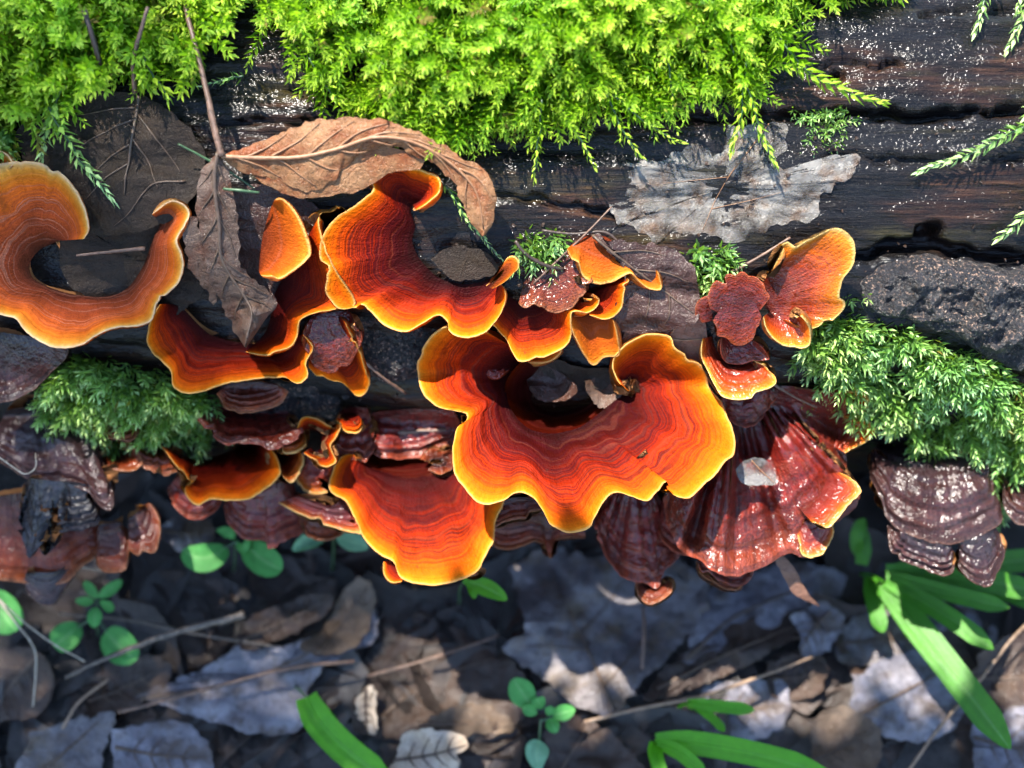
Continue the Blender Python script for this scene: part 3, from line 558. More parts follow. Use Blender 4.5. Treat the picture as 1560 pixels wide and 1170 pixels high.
cap('black tarry drip-like crust hanging from the left fan bracket', [(34, 740), (38, 790), (42, 845), (58, 838), (70, 850), (92, 815), (128, 800), (148, 792), (150, 760), (140, 745)], [(45, 728), (55, 730), (65, 731), (75, 732), (85, 733), (95, 733), (105, 734), (115, 735), (125, 736), (132, 738)], -2.0, -1.75, 'tar', wave=.2, wf=2.5, ribs=.16, scal=11, group=BG)
cap('rust-red old bracket at the left edge below the tarry crust', [(-40, 880), (0, 884), (36, 888), (60, 890), (100, 885), (125, 862), (150, 840), (160, 815), (150, 790)], [(-30, 760), (0, 755), (20, 752), (45, 750), (70, 750), (95, 752), (115, 756), (130, 762), (138, 770)], -3.0, -2.3, 'rust', wave=.07, ribs=.05, scal=3, group=BG)
cap('pinkish lobe jutting down from the rust-red left bracket', [(36, 886), (44, 905), (62, 920), (82, 920), (95, 900), (118, 870)], [(40, 872), (50, 872), (62, 872), (74, 872), (86, 870), (100, 862)], -3.3, -3.1, 'purple', wave=.03, scal=2, group=BG)
cap('small rust bracket lobe right of the left rust-red bracket', [(145, 840), (150, 865), (170, 872), (190, 865), (196, 835), (192, 805)], [(150, 800), (156, 798), (164, 797), (172, 796), (180, 796), (186, 797)], -3.1, -2.8, 'rust', wave=.04, group=BG)
cap('smooth dark rust bracket lobe above the green round leaf', [(196, 838), (215, 848), (236, 840), (243, 810), (238, 780), (225, 765)], [(196, 790), (202, 786), (208, 782), (214, 778), (218, 774), (220, 770)], -3.0, -2.8, 'rust', wave=.04, group=BG)
cap('small dark rust bracket lobe right of the purple-brown fan', [(165, 712), (185, 718), (205, 716), (218, 702), (205, 685), (185, 672)], [(160, 680), (164, 678), (168, 675), (172, 672), (176, 668), (178, 664)], -1.9, None, 'rust', wave=.03, group=BG)
# --- right
cap('wet orange bracket flaring to the upper right of the red cluster', [(1176, 412), (1188, 385), (1198, 371), (1212, 378), (1240, 364), (1274, 350), (1299, 368), (1297, 402), (1281, 430), (1287, 462), (1268, 488), (1236, 500), (1210, 494)],
    [(1166, 425), (1164, 428), (1162, 432), (1161, 436), (1160, 440), (1160, 445), (1160, 450), (1161, 455), (1162, 460), (1164, 465), (1167, 470), (1171, 475), (1176, 480)], 1.3, .95, 'wetorange', nT=40, wave=.07, ease=1.4, lobes=.12, clear=(.2, .55))
cap('short wet orange lobe under the flaring right bracket', [(1163, 482), (1172, 508), (1186, 522), (1205, 527), (1231, 527), (1233, 507), (1222, 485), (1208, 477)], [(1172, 476), (1176, 474), (1181, 473), (1186, 472), (1191, 472), (1196, 472), (1200, 473), (1203, 474)], 1.15, 1.15, 'wetorange', wave=.05, clear=(.2, .8))
cap('small round orange-rimmed bracket above the big wet fan', [(1070, 516), (1070, 538), (1078, 560), (1090, 586), (1101, 602), (1126, 609), (1150, 605), (1174, 591), (1182, 578), (1167, 560), (1146, 549)], [(1085, 512), (1088, 525), (1094, 538), (1102, 548), (1110, 553), (1118, 555), (1126, 555), (1132, 553), (1137, 551), (1140, 549), (1142, 547)], .7, .45, 'wetorange', wave=.04)
cap('dark torn fringe between the right cluster and the small round bracket', [(1098, 515), (1105, 545), (1125, 552), (1145, 548), (1172, 548), (1165, 535), (1150, 520)], [(1110, 510), (1115, 515), (1122, 518), (1128, 518), (1134, 516), (1138, 514), (1142, 512)], .55, .6, 'old', wave=.08, scal=4, group=BG)
cap('big wet red-brown fan bracket at right, deeply ribbed',
    [(1010, 760), (1018, 800), (1036, 834), (1062, 852), (1085, 868), (1130, 876), (1165, 862), (1185, 850), (1214, 846), (1225, 846), (1245, 822), (1282, 792), (1311, 748), (1290, 722), (1290, 690), (1292, 650), (1286, 620), (1284, 598), (1262, 596)],
    [(1090, 640), (1095, 638), (1100, 634), (1106, 630), (1112, 626), (1118, 622), (1124, 618), (1130, 614), (1136, 610), (1142, 606), (1148, 603), (1154, 600), (1160, 598), (1166, 596), (1172, 594), (1178, 592), (1184, 590), (1190, 588), (1196, 587)], -1.35, -.7, 'old', nT=64, wave=.14, ease=1.0, thick=.14, ribs=.42, scal=6, bulge=.3, group=BG)
cap('orange ruffled lobe at the right corner of the big wet fan', [(1238, 796), (1262, 801), (1290, 772), (1312, 748), (1300, 732), (1280, 720)], [(1215, 772), (1222, 762), (1230, 752), (1238, 742), (1246, 732), (1254, 722)], -.95, -1.5, 'wetred', wave=.12, wf=2, scal=4)
cap('pink lobe at the lower right of the big wet fan', [(1215, 815), (1222, 842), (1240, 848), (1258, 838), (1270, 810), (1262, 795)], [(1225, 795), (1230, 793), (1236, 792), (1242, 790), (1248, 788), (1252, 786)], -1.6, -1.4, 'wetred', wave=.06, scal=3)
cap('upper orange tab at the right edge of the big wet fan', [(1278, 600), (1300, 598), (1318, 602), (1322, 618), (1312, 632), (1286, 634)], [(1258, 606), (1259, 610), (1260, 614), (1261, 618), (1262, 622), (1263, 628)], -.95, -1.25, 'fresh_b', wave=.03, scal=1)
cap('lower orange tab at the right edge of the big wet fan', [(1284, 640), (1305, 638), (1322, 645), (1333, 655), (1320, 672), (1300, 682), (1288, 690)], [(1260, 645), (1261, 650), (1262, 655), (1263, 660), (1264, 666), (1265, 672), (1266, 678)], -1.05, -1.4, 'wetorange', wave=.04, scal=2)
cap('wet amber-brown curtain bracket below the biggest bracket', [(918, 762), (906, 798), (918, 836), (934, 862), (950, 878), (982, 886), (1000, 896), (1012, 868), (1036, 838), (1030, 800), (1010, 770)], [(940, 735), (944, 733), (950, 731), (957, 730), (964, 729), (970, 728), (976, 728), (982, 728), (988, 729), (994, 731), (1000, 734)], -2.4, -1.7, 'old', wave=.12, ribs=.22, scal=5, nT=52, group=BG)
cap('dark brown cup-shaped tip under the amber-brown curtain', [(968, 886), (974, 908), (988, 920), (1005, 915), (1022, 902), (1024, 888), (1012, 882)], [(985, 884), (988, 886), (992, 888), (996, 888), (1000, 886), (1004, 884), (1006, 882)], -2.9, -3.1, 'rust', wave=.03, scal=1, group=BG)
cap('brown layered shelf under the bottom edge of the big wet fan', [(1062, 855), (1072, 872), (1100, 884), (1120, 892), (1138, 886), (1150, 868)], [(1070, 840), (1082, 842), (1095, 845), (1108, 846), (1120, 846), (1132, 844)], -2.4, -2.1, 'old', wave=.06, scal=3, group=BG)
cap('dark ragged brown strip below the big wet fan', [(1060, 862), (1075, 880), (1100, 893), (1122, 895), (1138, 884)], [(1072, 862), (1085, 868), (1098, 872), (1112, 874), (1122, 874)], -2.8, -2.7, 'rust', wave=.05, scal=3, group=BG)
cap('upper tier of the purple-brown fan bracket at right, under trailing moss', [(1322, 692), (1330, 735), (1342, 765), (1352, 790), (1380, 812), (1420, 826), (1460, 826), (1500, 812), (1528, 792), (1522, 750), (1515, 710)], [(1345, 672), (1355, 668), (1368, 664), (1382, 661), (1398, 659), (1414, 658), (1430, 657), (1448, 657), (1464, 658), (1480, 660), (1495, 664)], -1.7, None, 'purple', nT=46, wave=.05, ribs=.06, scal=3, thick=.45, bulge=.3, ease=1.2, group=BG)
cap('lower ruffled tier of the purple-brown fan bracket, left half', [(1352, 800), (1356, 836), (1372, 850), (1392, 860), (1412, 868), (1432, 874), (1450, 872), (1455, 850)], [(1375, 800), (1382, 806), (1390, 810), (1400, 814), (1412, 818), (1424, 820), (1436, 822), (1446, 822)], -2.1, -1.95, 'purple', wave=.08, scal=4, ribs=.05, group=BG)
cap('lower ruffled tier of the purple-brown fan bracket, right lobe', [(1458, 840), (1462, 862), (1475, 880), (1490, 890), (1508, 893), (1520, 872), (1529, 845), (1526, 815)], [(1462, 822), (1470, 822), (1478, 820), (1486, 818), (1494, 816), (1502, 812), (1510, 808), (1516, 802)], -2.15, -1.95, 'purple', wave=.05, scal=3, ribs=.04, group=BG)
cap('purple-brown bracket with orange edge at the right border', [(1528, 735), (1530, 765), (1538, 785), (1550, 798), (1575, 800), (1600, 780)], [(1535, 700), (1545, 698), (1556, 697), (1568, 697), (1580, 700), (1590, 705)], -1.7, None, 'purple', wave=.06, scal=3, ribs=.05, group=BG)

def knob(label, px, py, rx, ry, hgt, mat='wetred', lift=0., seed=0., on=None, lump=.25):
    nr, n = 22, 56; r = np.linspace(0, 1, nr)[:, None]; a = np.linspace(0, 2*np.pi, n, endpoint=False)[None]
    w = 1+.16*vnoise(np.cos(a)*1.6+seed, np.sin(a)*1.6, seed); X = px+rx*r*w*np.cos(a); Y = py+ry*r*w*np.sin(a)
    h = hgt*np.sqrt(np.clip(1-r**2.4, 0, 1))+lump*hgt*(fbm(X*.045, Y*.045, seed, 3)+.6*fbm(X*.13, Y*.13, seed, 3))*np.clip((1-r)*4, 0, 1)
    G = P(X, Y, on+h) if on is not None else Lp(X, Y, lift+h)
    loc = tuple(G[-1].mean(0)); e = thing('bracket_fungus', loc, label, 'fungus', OG)
    mesh('cap', G.reshape(-1, 3), gridfaces(nr, n, wrap=True, flip=True), M[mat], e, {'t': np.repeat(.15+.55*r[:, 0], n), 's': np.tile(a[0]*1.2, nr), 'q': np.full(nr*n, .5)}, loc=loc)
knob('round wrinkled red knob on the left lobe of the biggest bracket', 755, 555, 26, 23, .16, 'wetred', on=-.02, seed=1., lump=.5)
cap('folded dark red bracket at the top of the right cluster', [(1082, 470), (1084, 446), (1096, 427), (1116, 416), (1140, 416), (1160, 430), (1168, 450), (1160, 470)], [(1104, 482), (1108, 476), (1114, 472), (1122, 470), (1130, 470), (1138, 471), (1144, 474), (1148, 480)], 1.3, 1.1, 'wetdark', wave=.1, scal=6, lobes=.3, ease=1.2, clear=(.5, .55))

cap('glossy wet red bracket hanging below the folded one in the right cluster', [(1086, 488), (1092, 508), (1108, 520), (1128, 523), (1146, 514), (1158, 498), (1160, 482)], [(1100, 466), (1108, 450), (1118, 446), (1128, 444), (1138, 446), (1146, 450), (1150, 460)], 1.2, 1.4, 'wetdark', wave=.1, scal=7, ribs=.2, ease=.8, lobes=.45, clear=(.5, .6))
cap('tiny red bracket at the left end of the right cluster', [(1070, 492), (1061, 480), (1063, 462), (1077, 454), (1091, 460)], [(1086, 488), (1086, 482), (1087, 477), (1090, 473), (1095, 470)], 1.0, 1.0, 'wetdark', wave=.03, scal=2, clear=(.45, .5))
# wet fragments crowding the gaps
def frag(label, mat, outer, inner, zo, zi=None, **k):
    cap(label, outer, inner, zo, zi, mat, wave=k.pop('wave', .09), wf=2., scal=k.pop('scal', 5), ribs=k.pop('ribs', .05), nT=26, group=BG if mat in ('old', 'rust', 'purple') else OG, **k)
frag('dark brown wet bracket wall below the tucked orange bracket', 'old', [(462, 505), (470, 545), (500, 566), (530, 560), (548, 525), (540, 490)], [(475, 480), (485, 478), (497, 476), (510, 475), (522, 474), (532, 473)], .1)
frag('dark red wet bracket lining the gap above the hanging fan', 'old', [(545, 668), (575, 690), (620, 700), (660, 690), (692, 668), (700, 640)], [(560, 630), (585, 626), (612, 624), (640, 622), (665, 620), (685, 618)], -1.6)
frag('black-red wet bracket left of the gap above the hanging fan', 'old', [(508, 650), (515, 690), (540, 705), (565, 690), (570, 655)], [(520, 625), (530, 622), (540, 620), (550, 620), (560, 622)], -1.4)
frag('brown wet bracket between left moss and small orange-edged bracket', 'rust', [(205, 690), (222, 715), (250, 725), (272, 712), (270, 685)], [(215, 665), (226, 662), (238, 660), (250, 660), (260, 662)], -1.8)
frag('red-brown wet fragment under the crumpled orange bracket', 'wetred', [(448, 705), (455, 735), (478, 752), (505, 745), (512, 715)], [(460, 690), (468, 688), (478, 687), (488, 687), (498, 690)], -1.9, -1.7)
frag('pink wet fragment at the right end of the small orange-edged bracket', 'wetred', [(418, 668), (432, 690), (452, 690), (465, 668), (455, 650)], [(422, 650), (428, 646), (435, 644), (442, 643), (448, 642)], -1.2)
frag('rust wet bracket beneath the torn orange-edged one', 'rust', [(455, 790), (470, 815), (500, 822), (525, 812), (535, 795)], [(465, 775), (478, 774), (490, 774), (505, 776), (518, 780)], -2.7, -2.3)
frag('dark ribbed bracket under the left end of the small orange-edged bracket', 'old', [(255, 745), (265, 775), (290, 790), (320, 785), (338, 765)], [(270, 725), (280, 724), (292, 724), (305, 725), (316, 728)], -2.6, -2.2)
frag('thin brown bracket edge under the crescent bracket', 'rust', [(330, 600), (350, 622), (390, 626), (425, 615), (440, 596)], [(345, 585), (360, 583), (378, 582), (398, 582), (415, 583)], -.5)
frag('small orange-edged chip right of the crumpled bracket', 'fresh_b', [(512, 640), (525, 655), (545, 655), (552, 640)], [(520, 628), (527, 626), (535, 626), (542, 628)], -.7, None)
frag('rust bracket edge between the left fan and the left moss', 'rust', [(150, 648), (165, 668), (192, 672), (212, 655)], [(160, 632), (170, 630), (182, 630), (194, 632)], -1.3)
frag('old brown bracket joining the curtain and the big wet fan', 'old', [(1000, 780), (1012, 822), (1035, 842), (1060, 838), (1070, 800)], [(1015, 750), (1025, 746), (1036, 744), (1047, 742), (1058, 742)], -2.2, -1.8)
frag('wet brown bracket edge below the round orange-rimmed one', 'old', [(1095, 612), (1110, 640), (1140, 648), (1168, 630), (1185, 604)], [(1110, 596), (1122, 592), (1136, 590), (1150, 588), (1164, 586)], -.35, -.3)

# unseen tree added at left, its leaf clusters placed to shade log and ground
def add_shade_tree():
    foot = np.array([-150., 10., GZ-3]); t = thing('shade_tree', tuple(foot), 'unseen tree added left of the log, its leafy boughs placed to shade it', 'tree')
    tube('trunk', [foot, foot+[2, -1, 60], foot+[1, 1, 140], foot+[4, 0, 240]], [16, 12, 10.5, 8], M['trunk'], t, foot, 28, 60, lumps=.15)
    rng = np.random.default_rng(5); P_ = []
    for (x0, x1, y0, y1, z, n, dist) in ((-15, -4.4, -4, 8, .6, 190, 230), (-17, 17, -15, -5.7, -6, 1450, 50), (-17, -5, -8, -3.5, -5, 90, 44)):
        q = np.stack([rng.uniform(x0, x1, n), rng.uniform(y0, y1, n), np.full(n, z)], 1); P_.append(q+SUN_DIR*(dist+rng.normal(0, 3, n))[:, None])
        c = q.mean(0)+SUN_DIR*dist; b0 = foot+np.array([1.5, 0, 60+dist])
        tube('bough', [b0, b0*.6+c*.4+[0, 0, 10], c+[-(x1-x0)*.4, 0, 1.5], c+[(x1-x0)*.4, 0, 1]], [4., 2.2, .6, .15], M['trunk'], t, foot, 12, 40, lumps=.2)
    p = np.concatenate(P_); n = len(p)
    d = nrm(rng.normal(0, 1, (n, 3))*[1, 1, .4]); w = nrm(np.cross(d, rng.normal(0, .35, (n, 3))+[0, 0, 1])); up = np.cross(w, d); k = rng.uniform(.8, 1.3, (n, 1)); d = d*k; w = w*k
    V = np.stack([p, p+d*.45+w*.42+up*.08, p+d*1.0+w*.4, p+d*1.7, p+d*1.0-w*.4, p+d*.45-w*.42+up*.08], 1).reshape(-1, 3)
    cr_ = mesh('shade_foliage', V, np.arange(6*n).reshape(n, 6), M['strap'], t, {'u': np.zeros(6*n), 'v': np.zeros(6*n)}, loc=foot); cr_['kind'] = 'stuff'
add_shade_tree()
# ================================================================== LEAVES
def leaf_loft(label, A, B, mat, zfun=None, n=90, nv=22, crumple=.05, serr=1.5, fold=0., veins=0, vmat='vein', stalk=None, smat='stalk', srad=(.05, .035), group='dead leaves lying on the log and brackets', cupz=0., seed=0., vslant=.12, name='dead_leaf', th=.018, clear=.3):
    """A leaf between two edges A and B (pixel x, y, height) that share their ends."""
    A = np.array(A, float); B = np.array(B, float)
    a, ua = cr(A, n); b = cr_u(B, ua) if len(A) == len(B) else cr(B, n)[0]
    sl = np.linspace(0, np.linalg.norm(np.diff(A[:, :2], axis=0), axis=1).sum()/78, n)
    e = np.clip(np.minimum(np.arange(n), n-1-np.arange(n))/8, 0, 1)
    for c, q in ((a, 1), (b, -1)):
        tg = nrm(np.gradient(c[:, :2], axis=0)); c[:, :2] += np.stack([tg[:, 1], -tg[:, 0]], 1)*(e*serr*(vnoise(sl*5, seed+q)+.7*vnoise(sl*12, seed+q+2)))[:, None]
    v = np.linspace(0, 1, nv)[None, :, None]
    G = a[:, None]+(b-a)[:, None]*v
    G[..., 2] += cupz*np.sin(np.pi*v[..., 0])+fold*(1-np.abs(2*v[..., 0]-1))
    G[..., 2] += crumple*(fbm(G[..., 0]*.02, G[..., 1]*.02, seed, 3)+.5*fbm(G[..., 0]*.07, G[..., 1]*.07, seed+5, 2))
    if veins:                     # tissue sinks between the side veins
        w = np.linspace(0, 1, n)[:, None]; vv = np.abs(2*v[0, :, 0]-1)[None]
        G[..., 2] += .02*np.cos(2*np.pi*(w-vslant*vv)*veins)*np.sin(np.pi*w)
    W3 = PF(G[..., 0], G[..., 1], G[..., 2], clear+G[..., 2]*.25-.3)
    t = blade_thing(label, W3, mat, group, name, th)
    N = gridnormals(W3); N = N*np.sign(N[..., 2:3].mean()+1e-6)
    loc = np.array(t.location); mid = nv//2
    def at(uu, vv):
        i = np.clip(uu*(n-1), 0, n-1.001); j = np.clip(vv*(nv-1), 0, nv-1.001); i0 = int(i); j0 = int(j); f = i-i0; g = j-j0
        p = W3[i0, j0]*(1-f)*(1-g)+W3[i0+1, j0]*f*(1-g)+W3[i0, j0+1]*(1-f)*g+W3[i0+1, j0+1]*f*g
        return p+N[i0, j0]*.012
    if veins:
        tube('midrib', [at(k, .5) for k in np.linspace(.0, .97, 9)], [.045, .035, .015], M[vmat], t, loc)
        for k in range(veins):
            u0 = .06+.8*k/veins
            for sd in (0, 1):
                tube('side_vein', [at(u0+vslant*q*1.2, .5+(sd-.5)*q*.92) for q in (0, .3, .6, .95)], [.022, .015, .006], M[vmat], t, loc, 5)
    if stalk is not None:
        tube('stalk', PF(*np.array(stalk, float).T, clear+.4), list(srad), M[smat], t, loc, 8, lumps=.25)
    return t
def blade_thing(label, W3, mat, group, name, th):
    n, nv = W3.shape[:2]; N = gridnormals(W3); fl = N[..., 2].mean() < 0
    if fl: N = -N
    loc = tuple(W3[0, nv//2]); t = thing(name, loc, label, 'leaf', group)
    V = np.concatenate([W3.reshape(-1, 3), (W3-N*th).reshape(-1, 3)]); m = n*nv
    F = [gridfaces(n, nv, flip=fl), gridfaces(n, nv, m, flip=not fl)]
    ed = [np.arange(nv), (np.arange(n))*nv+nv-1, (n-1)*nv+np.arange(nv)[::-1], np.arange(n)[::-1]*nv]
    for q in ed: F.append(np.stack([q[:-1], q[1:], q[1:]+m, q[:-1]+m], 1))
    uu = np.repeat(np.linspace(0, 1, n), nv); vv = np.tile(np.linspace(0, 1, nv), n)
    mesh('blade', V, np.concatenate(F), M[mat] if isinstance(mat, str) else mat, t, {'u': np.tile(uu, 2), 'v': np.tile(vv, 2)}, normals=np.concatenate([N.reshape(-1, 3), -N.reshape(-1, 3)]), loc=loc)
    return t
def leaf_poly(label, outline, mat, z, tilt=(0, 0), curl=.2, crumple=.12, serr=2., veins=(), base=None, centre=None, seed=0., stalk=None, on_log=False, group='fallen leaves of the litter', vmat='vein', edge=.0, vr=1., cat='leaf', th=.02, rings=14, smooth_out=True, lift=.06):
    """A flat leaf given by its outline; z is its height (or its lift above the log)."""
    o = np.array(outline, float)
    if smooth_out:
        L = np.linalg.norm(np.diff(np.vstack([o, o[:1]]), axis=0), axis=1).sum(); n = int(np.clip(L/5, 60, 220))
        c3 = np.vstack([o, o[:1]]); q, _ = cr(c3, n+1); o = q[:-1]
    n = len(o); sl = np.arange(n)*5/78.; tg = nrm(np.roll(o, -1, 0)-np.roll(o, 1, 0))
    o = o+np.stack([tg[:, 1], -tg[:, 0]], 1)*(serr*(vnoise(sl*5, seed)+.8*vnoise(sl*11, seed+2)))[:, None]
    c = np.array(centre, float) if centre else o.mean(0)
    rr = np.linspace(0, 1, rings)[:, None, None]; g = c+(o[None]-c)*rr
    size = np.abs(o-c).max()
    def zf(x, y, r=0.):
        dx, dy = (x-c[0])/78, (y-c[1])/78; s = seed
        h = tilt[0]*dx-tilt[1]*dy + crumple*(fbm(dx*.9+s, dy*.9, s, 3)+.35*fbm(dx*3+s, dy*3, s, 2))
        rad = np.hypot(x-c[0], y-c[1])/size
        h = h + curl*(rad**2)*(1+1.2*vnoise(np.arctan2(dy, dx)*1.1+3, s))
        return h
    def pos(x, y):
        h = zf(x, y)
        if on_log: 
            d = log_disp(*[np.asarray(a) for a in log_hit(x, y)[1:3]])
            return Lp(x, y, z+np.maximum(h, -.04)+d+lift)
        return PF(x, y, z+h, .1)
    W3 = pos(g[..., 0], g[..., 1])
    du = W3-np.roll(W3, 1, 1); dr = np.gradient(W3, axis=0); N = nrm(np.cross(dr, du)+1e-9); fl = N[..., 2].mean() < 0
    if fl: N = -N
    N[0] = N[1].mean(0)/np.linalg.norm(N[1].mean(0))
    bp = np.array(base, float) if base else c
    loc = tuple(pos(np.array([bp[0]]), np.array([bp[1]]))[0]); t = thing('fallen_leaf', loc, label, cat, group)
    m = rings*n; V = np.concatenate([W3.reshape(-1, 3), (W3-N*th).reshape(-1, 3)])
    q = (rings-1)*n+np.arange(n); q2 = (rings-1)*n+(np.arange(n)+1) % n
    F = np.concatenate([gridfaces(rings, n, wrap=True, flip=fl), gridfaces(rings, n, m, wrap=True, flip=not fl), np.stack([q, q2, q2+m, q+m], 1)])
    mesh('blade', V, F, M[mat], t, {'u': np.zeros(2*m), 'v': np.zeros(2*m)}, normals=np.concatenate([N.reshape(-1, 3), -N.reshape(-1, 3)]), loc=loc)
    for k, vn in enumerate(veins):
        v = np.array(vn, float); v, _ = cr(v, 14) if len(v) > 2 else (v[0]+(v[1]-v[0])*np.linspace(0, 1, 14)[:, None], 0)
        p = pos(v[:, 0], v[:, 1]); p = p+np.array([0, -.2, .9])*.016
        tube('midrib' if k == 0 else 'side_vein', p, [.042*vr, .03*vr, .012*vr] if k == 0 else [.022*vr, .015*vr, .006*vr], M[vmat], t, loc, 5, 26)
    if stalk is not None:
        tube('stalk', P(*np.array(stalk, float).T) if not on_log else Lp(np.array(stalk)[:, 0], np.array(stalk)[:, 1], np.array(stalk)[:, 2]), [.05, .035], M['stalk'], t, loc, 7, lumps=.25)
    return t

LG = 'dead leaves lying on the log and brackets'
# dark veined leaf at upper left
leaf_poly('large dark veined leaf flat on the log under the left moss', [(105, 150), (150, 142), (215, 148), (250, 165), (290, 195), (318, 235), (312, 280), (290, 310), (265, 330), (225, 345), (170, 352), (120, 345), (95, 320), (80, 280), (90, 215)], 'leaf_dark', .22, curl=.12, crumple=.10,
    veins=[[(216, 150), (210, 200), (203, 250), (198, 295)], [(212, 168), (170, 172), (120, 180)], [(211, 185), (165, 205), (125, 228)], [(206, 222), (175, 240), (150, 265)], [(203, 250), (170, 270), (140, 300)], [(215, 178), (245, 215), (280, 262)], [(210, 215), (230, 245), (250, 285)], [(290, 275), (240, 280), (205, 320), (180, 340)]], base=(216, 150), centre=(205, 245), on_log=True, group=LG,
    stalk=[(215, 150, .45), (222, 115, .85), (238, 85, 1.1), (250, 58, 1.2)], seed=3.)
leaf_poly('dark brown leaf behind the moss strand at far left', [(32, 205), (48, 185), (85, 180), (105, 200), (100, 240), (70, 255), (42, 240)], 'leaf_dark', .2, curl=.1, crumple=.06, on_log=True, group=LG, seed=9.)
leaf_poly('dark leaf under the stalks beside the left bracket hollow', [(95, 330), (180, 345), (280, 340), (330, 370), (320, 430), (260, 470), (200, 455), (120, 440), (90, 390)], 'leaf_dark', .12, curl=.06, crumple=.06, on_log=True, group=LG, seed=12., centre=(205, 395))
leaf_poly('brown leaf under the small half-disc bracket', [(345, 300), (400, 280), (470, 300), (500, 340), (470, 420), (420, 470), (360, 440), (345, 370)], 'leaf_purple', .15, curl=.06, crumple=.07, on_log=True, group=LG, seed=15.)
leaf_loft('long tan curled leaf arching over the upper centre bracket',
    [(338, 236, 2.3), (380, 222, 2.5), (430, 200, 2.7), (480, 185, 2.9), (530, 179, 3.1), (580, 181, 3.2), (630, 198, 3.1), (670, 218, 2.9), (705, 240, 2.7), (738, 262, 2.5), (757, 300, 2.3), (750, 335, 2.15), (738, 360, 2.1)],
    [(338, 240, 2.2), (370, 262, 2.0), (420, 275, 2.0), (475, 292, 2.0), (510, 272, 2.2), (545, 240, 2.5), (585, 222, 2.75), (630, 235, 2.6), (665, 255, 2.4), (690, 280, 2.3), (705, 310, 2.2), (720, 340, 2.1), (734, 360, 2.05)], 'leaf_tan', n=130, crumple=.10, serr=3.2, cupz=.25, veins=8, vmat='vein_tan', seed=2.,
    stalk=[(338, 238, 2.3), (328, 200, 2.6), (315, 140, 3.0), (298, 70, 3.4), (285, 20, 3.7), (281, -20, 3.9)], srad=(.07, .055, .045, .05))
leaf_loft('underside fold of the curled leaf, shadowed beige', [(400, 280, 1.75), (450, 300, 1.7), (500, 300, 1.75), (560, 285, 1.9), (600, 262, 2.2), (640, 258, 2.3)], [(380, 262, 1.9), (430, 262, 2.1), (480, 262, 2.2), (540, 232, 2.4), (590, 222, 2.55), (650, 240, 2.45)], 'leaf_tan', crumple=.06, serr=2, seed=21., group=LG)
leaf_loft('grey-brown folded leaf hanging from the stalk onto the crescent bracket',
    [(332, 232, 2.25), (305, 262, 2.2), (298, 300, 2.1), (300, 340, 2.0), (305, 380, 1.85), (318, 420, 1.6), (338, 465, 1.4), (355, 500, 1.3), (372, 528, 1.25)],
    [(335, 232, 2.25), (350, 270, 2.2), (358, 310, 2.15), (365, 350, 2.1), (368, 405, 1.95), (392, 430, 1.8), (420, 455, 1.7), (410, 480, 1.5), (375, 530, 1.22)], 'leaf_grey', crumple=.16, serr=3, fold=.42, veins=6, seed=5., n=100, cupz=.0)
leaf_loft('crumpled brown leaf scrap behind the grey-brown folded leaf', [(285, 330, 1.5), (280, 370, 1.4), (290, 410, 1.3), (310, 440, 1.2), (325, 465, 1.1)], [(300, 330, 1.6), (310, 370, 1.6), (315, 405, 1.5), (325, 435, 1.4), (330, 460, 1.2)], 'leaf_grey', crumple=.1, serr=3, seed=6.)
leaf_poly('wet purple-brown leaf on the log right of the folded bracket', [(895, 345), (940, 358), (1000, 365), (1045, 385), (1062, 420), (1055, 460), (1020, 480), (965, 490), (930, 470), (940, 430), (955, 400)], 'leaf_purple', .35, curl=.1, crumple=.10, on_log=True, group=LG, seed=7., serr=4., vr=.7, veins=[[(900, 350), (960, 395), (1010, 430), (1050, 455)], [(930, 372), (975, 372), (1010, 378)], [(965, 398), (1010, 402), (1045, 415)], [(945, 385), (950, 420), (945, 450)], [(985, 415), (985, 445), (975, 475)], [(1015, 432), (1015, 455), (1008, 472)]])
leaf_poly('purple-brown leaf below the one right of the folded bracket', [(930, 470), (990, 472), (1040, 465), (1062, 485), (1010, 500), (955, 510), (925, 500)], 'leaf_purple', .05, curl=.08, crumple=.08, on_log=True, group=LG, seed=8.)
leaf_loft('rosy tan leaf tucked behind the right lobe of the biggest bracket', [(938, 530, .5), (955, 505, .75), (985, 492, .9), (1020, 480, 1.0), (1050, 478, 1.0), (1075, 492, .95)], [(940, 540, .4), (960, 545, .4), (990, 545, .4), (1025, 550, .4), (1060, 560, .4), (1080, 540, .6)], 'leaf_rose', crumple=.1, serr=3.5, seed=4., veins=3, vmat='vein_tan')
leaf_poly('pale translucent decayed leaf plastered on the sunny log', [(922, 300), (930, 262), (1000, 240), (1055, 225), (1095, 232), (1110, 195), (1150, 190), (1192, 185), (1196, 215), (1185, 250), (1230, 255), (1298, 233), (1295, 262), (1250, 300), (1245, 325), (1190, 345), (1140, 355), (1115, 368), (1090, 362), (1060, 350), (1030, 352), (1000, 368), (975, 350), (940, 335)], 'leaf_film', .0, curl=.0, crumple=.02, serr=5., lift=.012, on_log=True, group=LG, seed=11., veins=[[(1170, 190), (1140, 230), (1110, 270), (1085, 320), (1070, 350)], [(1110, 270), (1060, 275), (1010, 280)], [(1085, 320), (1150, 305), (1200, 290)]], vmat='vein_tan', centre=(1105, 285), th=.006, vr=.3)
leaf_poly('small round grey leaf stuck on the big wet fan', [(1120, 715), (1138, 700), (1165, 700), (1178, 712), (1182, 735), (1160, 740), (1130, 736)], 'leaf_film', -.62, curl=.03, crumple=.02, serr=1, group=LG, seed=31., veins=[[(1145, 702), (1160, 718), (1180, 736)]], vmat='vein_tan', tilt=(0, .55), vr=.35)
